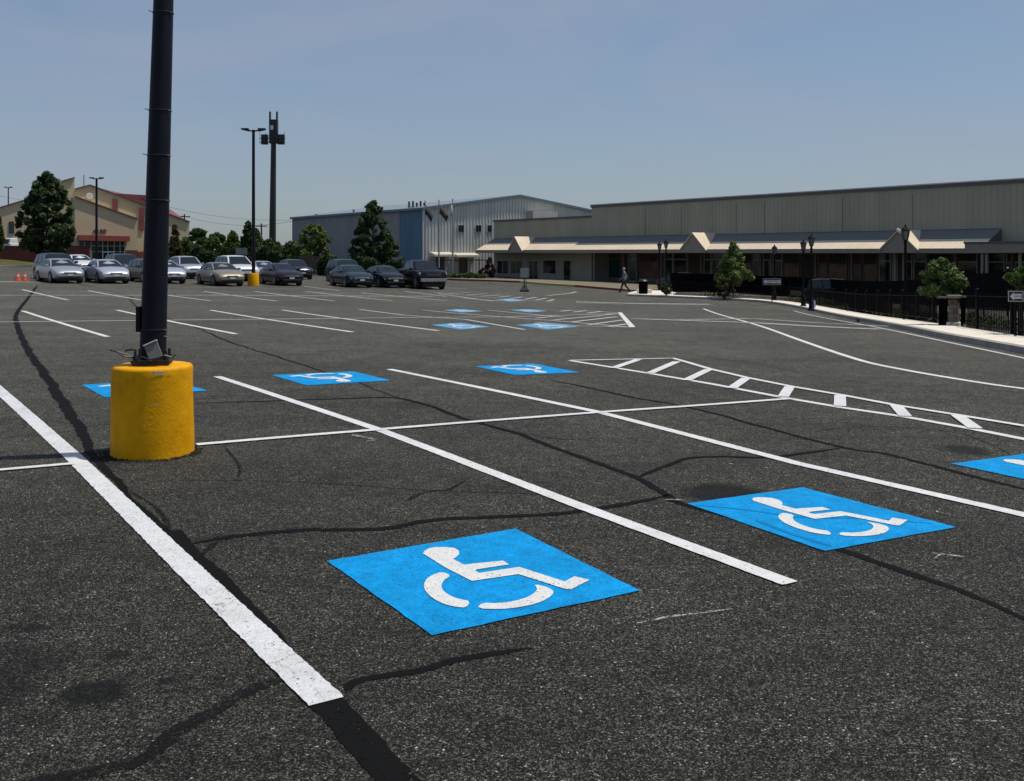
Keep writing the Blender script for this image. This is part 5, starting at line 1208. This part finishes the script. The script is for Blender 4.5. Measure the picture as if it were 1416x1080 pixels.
    if kind in ('pickup',):
        q = MB(); q.box(fx-.15, fx+.06, -wf, wf, .5, .72); q.build('bumper', M_CHR, r, bevel=.03)
        q = MB(); q.box(-2.75, -1.35, -.78, .78, 1.30, 1.345); q.build('bed_cover', M_TRIMC, r)
    q = MB(); q.box(st[1][0]+.2, X1-.3, -.7, .7, .13, st[4][2]+.02); q.build('underbody', M_TRIMC, r)
    return r
CP = {k: carpaint('car_paint_'+k, v, m) for k, v, m in (('silver', (.34, .36, .40), .4), ('white', (.66, .67, .68), .1), ('navy', (.014, .018, .032), .0), ('black', (.004, .004, .006), .0), ('tan', (.27, .24, .17), .4),
      ('graphite', (.05, .055, .065), .5), ('green', (.014, .028, .030), .0), ('maroon', (.012, .008, .014), .0), ('blue', (.05, .09, .15), .5), ('palesilver', (.44, .47, .52), .4))}
A_ = R(33)
vehicle('parked_car', 'dark navy SUV mostly hidden behind the leftmost silver sedan', 'suv', 'car', CP['navy'], 78, 386.5, A_)
vehicle('parked_car', 'silver rounded sedan, leftmost car near the traffic cones', 'sedan', 'car', CP['silver'], 82, 390, A_)
vehicle('parked_car', 'small white car far back between the two silver sedans', 'sedan', 'car', CP['white'], 108, 377, A_)
vehicle('parked_car', 'silver sedan with dark split grille, second of the front row', 'sedan', 'car', CP['palesilver'], 147, 390.5, R(30))
vehicle('parked_car', 'dark SUV behind the second silver sedan', 'suv', 'car', CP['navy'], 172, 385, R(31))
vehicle('parked_car', 'graphite sedan half hidden by the near lamp post', 'wagon', 'car', CP['graphite'], 207, 389.5, R(31))
vehicle('parked_car', 'silver sedan nose showing just right of the near lamp post', 'sedan', 'car', CP['palesilver'], 226, 390.5, R(29), )
vehicle('parked_car', 'silver-white SUV behind, right of the near lamp post', 'suv', 'car', CP['palesilver'], 258, 384.5, R(28), scale=.95)
vehicle('parked_car', 'tan gold sedan in the front row left of the twin lamp', 'sedan', 'car', CP['tan'], 304, 394, R(29))
vehicle('parked_car', 'large white SUV behind the tan sedan', 'suv', 'car', CP['white'], 326, 387.5, R(28), scale=1.05)
vehicle('parked_car', 'pale blue-silver car behind the small yellow lamp base', 'sedan', 'car', CP['silver'], 362, 388, R(27))
vehicle('parked_car', 'dark maroon-black sedan right of the small yellow lamp base', 'sedan', 'car', CP['maroon'], 388, 393.5, R(25), hlm=M_TRIMC)
vehicle('parked_car', 'dark car behind the maroon-black sedan', 'suv', 'car', CP['graphite'], 408, 385.5, R(25), scale=.9)
vehicle('parked_car', 'dark blue-green minivan behind the green sedan', 'suv', 'car', CP['green'], 478, 390, R(22), scale=1.0)
vehicle('parked_car', 'dark green sedan with bright headlights in the middle group', 'sedan', 'car', CP['green'], 485, 396, R(22))
vehicle('parked_car', 'black sedan between the green sedan and the pickup', 'sedan', 'car', CP['black'], 531, 396.5, R(21))
vehicle('parked_pickup', 'black pickup truck with wide chrome-lined grille, rightmost of the group', 'pickup', 'pickup truck', CP['black'], 582, 398, R(17), scale=.98)
Yc = 60.; vehicle('parked_car', 'dark car roof visible over the black screen fence', 'suv', 'car', CP['black'], 0, 0, R(70), group='cars behind the fence', world=Vector((X(1165, Yc), Yc, T(X(1165, Yc), Yc)+.0)), scale=.93)
Yc = 79.; vehicle('parked_car', 'pale car glimpsed through the fence left of the young tree', 'sedan', 'car', CP['graphite'], 0, 0, R(60), group='cars behind the fence', world=Vector((X(952, Yc), Yc, T(X(952, Yc), Yc)+.0)))

# ------------------------------------------------------------------ walking person
def person():
    q0 = G(864, 404.5)
    r = thing('person', 'person in a grey shirt and dark trousers walking left along the shop curb', 'person', q0, R(0))
    V = []; E_ = []; Rd = []
    def v(p, rad): V.append(p); Rd.append(rad); return len(V)-1
    def chain(start_, pts):
        k_ = start_
        for p, rad in pts: n_ = v(p, rad); E_.append((k_, n_)); k_ = n_
        return k_
    # facing -x (walking left); x forward is negative
    pel = v((0, 0, .95), .135)
    chest = chain(pel, [((-.01, 0, 1.08), .125), ((-.03, 0, 1.28), .15), ((-.045, 0, 1.43), .10)])
    neck = chain(chest, [((-.055, 0, 1.51), .052)])
    head = chain(neck, [((-.085, 0, 1.60), .082), ((-.085, 0, 1.69), .086), ((-.075, 0, 1.74), .05)])
    for s_, hip, kn, an, toe in ((-1, (.0, -.10, .90), (-.20, -.10, .52), (-.33, -.10, .09), (-.50, -.11, .035)), (1, (.0, .10, .90), (.06, .10, .50), (.36, .10, .16), (.27, .10, .035))):
        k_ = chain(pel, [(hip, .115), (tuple(hip[i]*.5+kn[i]*.5 for i in range(3)), .098), (kn, .078), (tuple(kn[i]*.6+an[i]*.4 for i in range(3)), .072), (an, .055), ((an[0]*.7+toe[0]*.3, an[1], toe[2]+.015), .045), (toe, .03)])
    for s_, el, wr_ in ((-1, (.13, -.25, 1.16), (-.03, -.27, .97)), (1, (-.08, .25, 1.13), (-.25, .24, .96))):
        hnd = (wr_[0]-.05, wr_[1], wr_[2]-.075)
        k_ = chain(chest, [((-.03, s_*.17, 1.42), .06), ((el[0]*.5-.01, s_*.22, 1.29), .048), (el, .04), (tuple(el[i]*.5+wr_[i]*.5 for i in range(3)), .036), (wr_, .026), (hnd, .032)])
        for f_ in range(4):
            dy = (f_-1.5)*.018; L_ = (.06, .07, .065, .05)[f_]
            chain(k_, [((hnd[0]-.02, hnd[1]+dy, hnd[2]-.035), .009), ((hnd[0]-.015, hnd[1]+dy, hnd[2]-.035-L_), .007)])
        chain(k_, [((hnd[0]-.045, hnd[1]-s_*.01, hnd[2]+.0), .010), ((hnd[0]-.06, hnd[1]-s_*.01, hnd[2]-.035), .008)])
    chain(head-1, [((-.165, 0, 1.625), .018)])      # nose
    me = bpy.data.meshes.new('body'); me.from_pydata(V, E_, []); o = bpy.data.objects.new('body', me); COL.objects.link(o)
    sk = o.modifiers.new('s', 'SKIN'); sk.use_smooth_shade = True
    for i, d in enumerate(me.skin_vertices[0].data): d.radius = (Rd[i], Rd[i]); d.use_root = (i == 0)
    for i in (1, 2, 3): me.skin_vertices[0].data[i].radius = (Rd[i]*.78, Rd[i]*1.15)
    ssf = o.modifiers.new('u', 'SUBSURF'); ssf.levels = 2
    dg = bpy.context.evaluated_depsgraph_get(); dg.update(); m2 = bpy.data.meshes.new_from_object(o.evaluated_get(dg)); bpy.data.objects.remove(o); m2.name = 'body'
    m2.materials.clear()
    for m in (mat('skin', (.36, .20, .14), .6), mat('grey_shirt', (.15, .19, .185), .85, var=.15), mat('dark_trousers', (.02, .022, .03), .85), mat('dark_shoes', (.012, .012, .012), .6)): m2.materials.append(m)
    for p in m2.polygons:
        c_ = p.center; z_ = c_.z
        if z_ < .10 and True: k_ = 3
        elif z_ < .97 and abs(c_.y) < .2: k_ = 2
        elif z_ > 1.49: k_ = 0
        elif abs(c_.y) > .20 and z_ < 1.22: k_ = 0
        else: k_ = 1
        p.material_index = k_; p.use_smooth = True
    o = bpy.data.objects.new('body', m2); COL.objects.link(o); o.parent = r
    q = MB(); q.lathe([(.088, 1.655), (.100, 1.70), (.094, 1.75), (.06, 1.785), (.02, 1.80)], 16, (-.068, 0, 0)); hr = q.build('hair', mat('grey_hair', (.30, .29, .27), .8), r, smooth=True)
    for s_ in (-1, 1):
        q = MB(); q.lathe([(.003, -.008), (.011, 0), (.003, .008)], 8, (-.158, s_*.032, 1.66)); q.build('eye', M_BLK, r)
    return r
person()

# signs and clutter seen over the cars
b_ = thing('back_sign', 'small pale framed sign standing before the dark hedge', 'sign', (X(334, 110), 110, T(X(334, 110), 110)))
q = MB(); q.tube((-.4, 0, 0), (-.4, 0, 2.0), .04, n=6); q.tube((.4, 0, 0), (.4, 0, 2.0), .04, n=6); q.build('legs', M_IRON, b_)
q = MB(); q.box(-.62, .62, -.06, -.02, Z(352, 110)-b_.location.z, Z(343, 110)-b_.location.z); q.build('panel', mat('dull_sign', (.20, .22, .20), .6), b_)
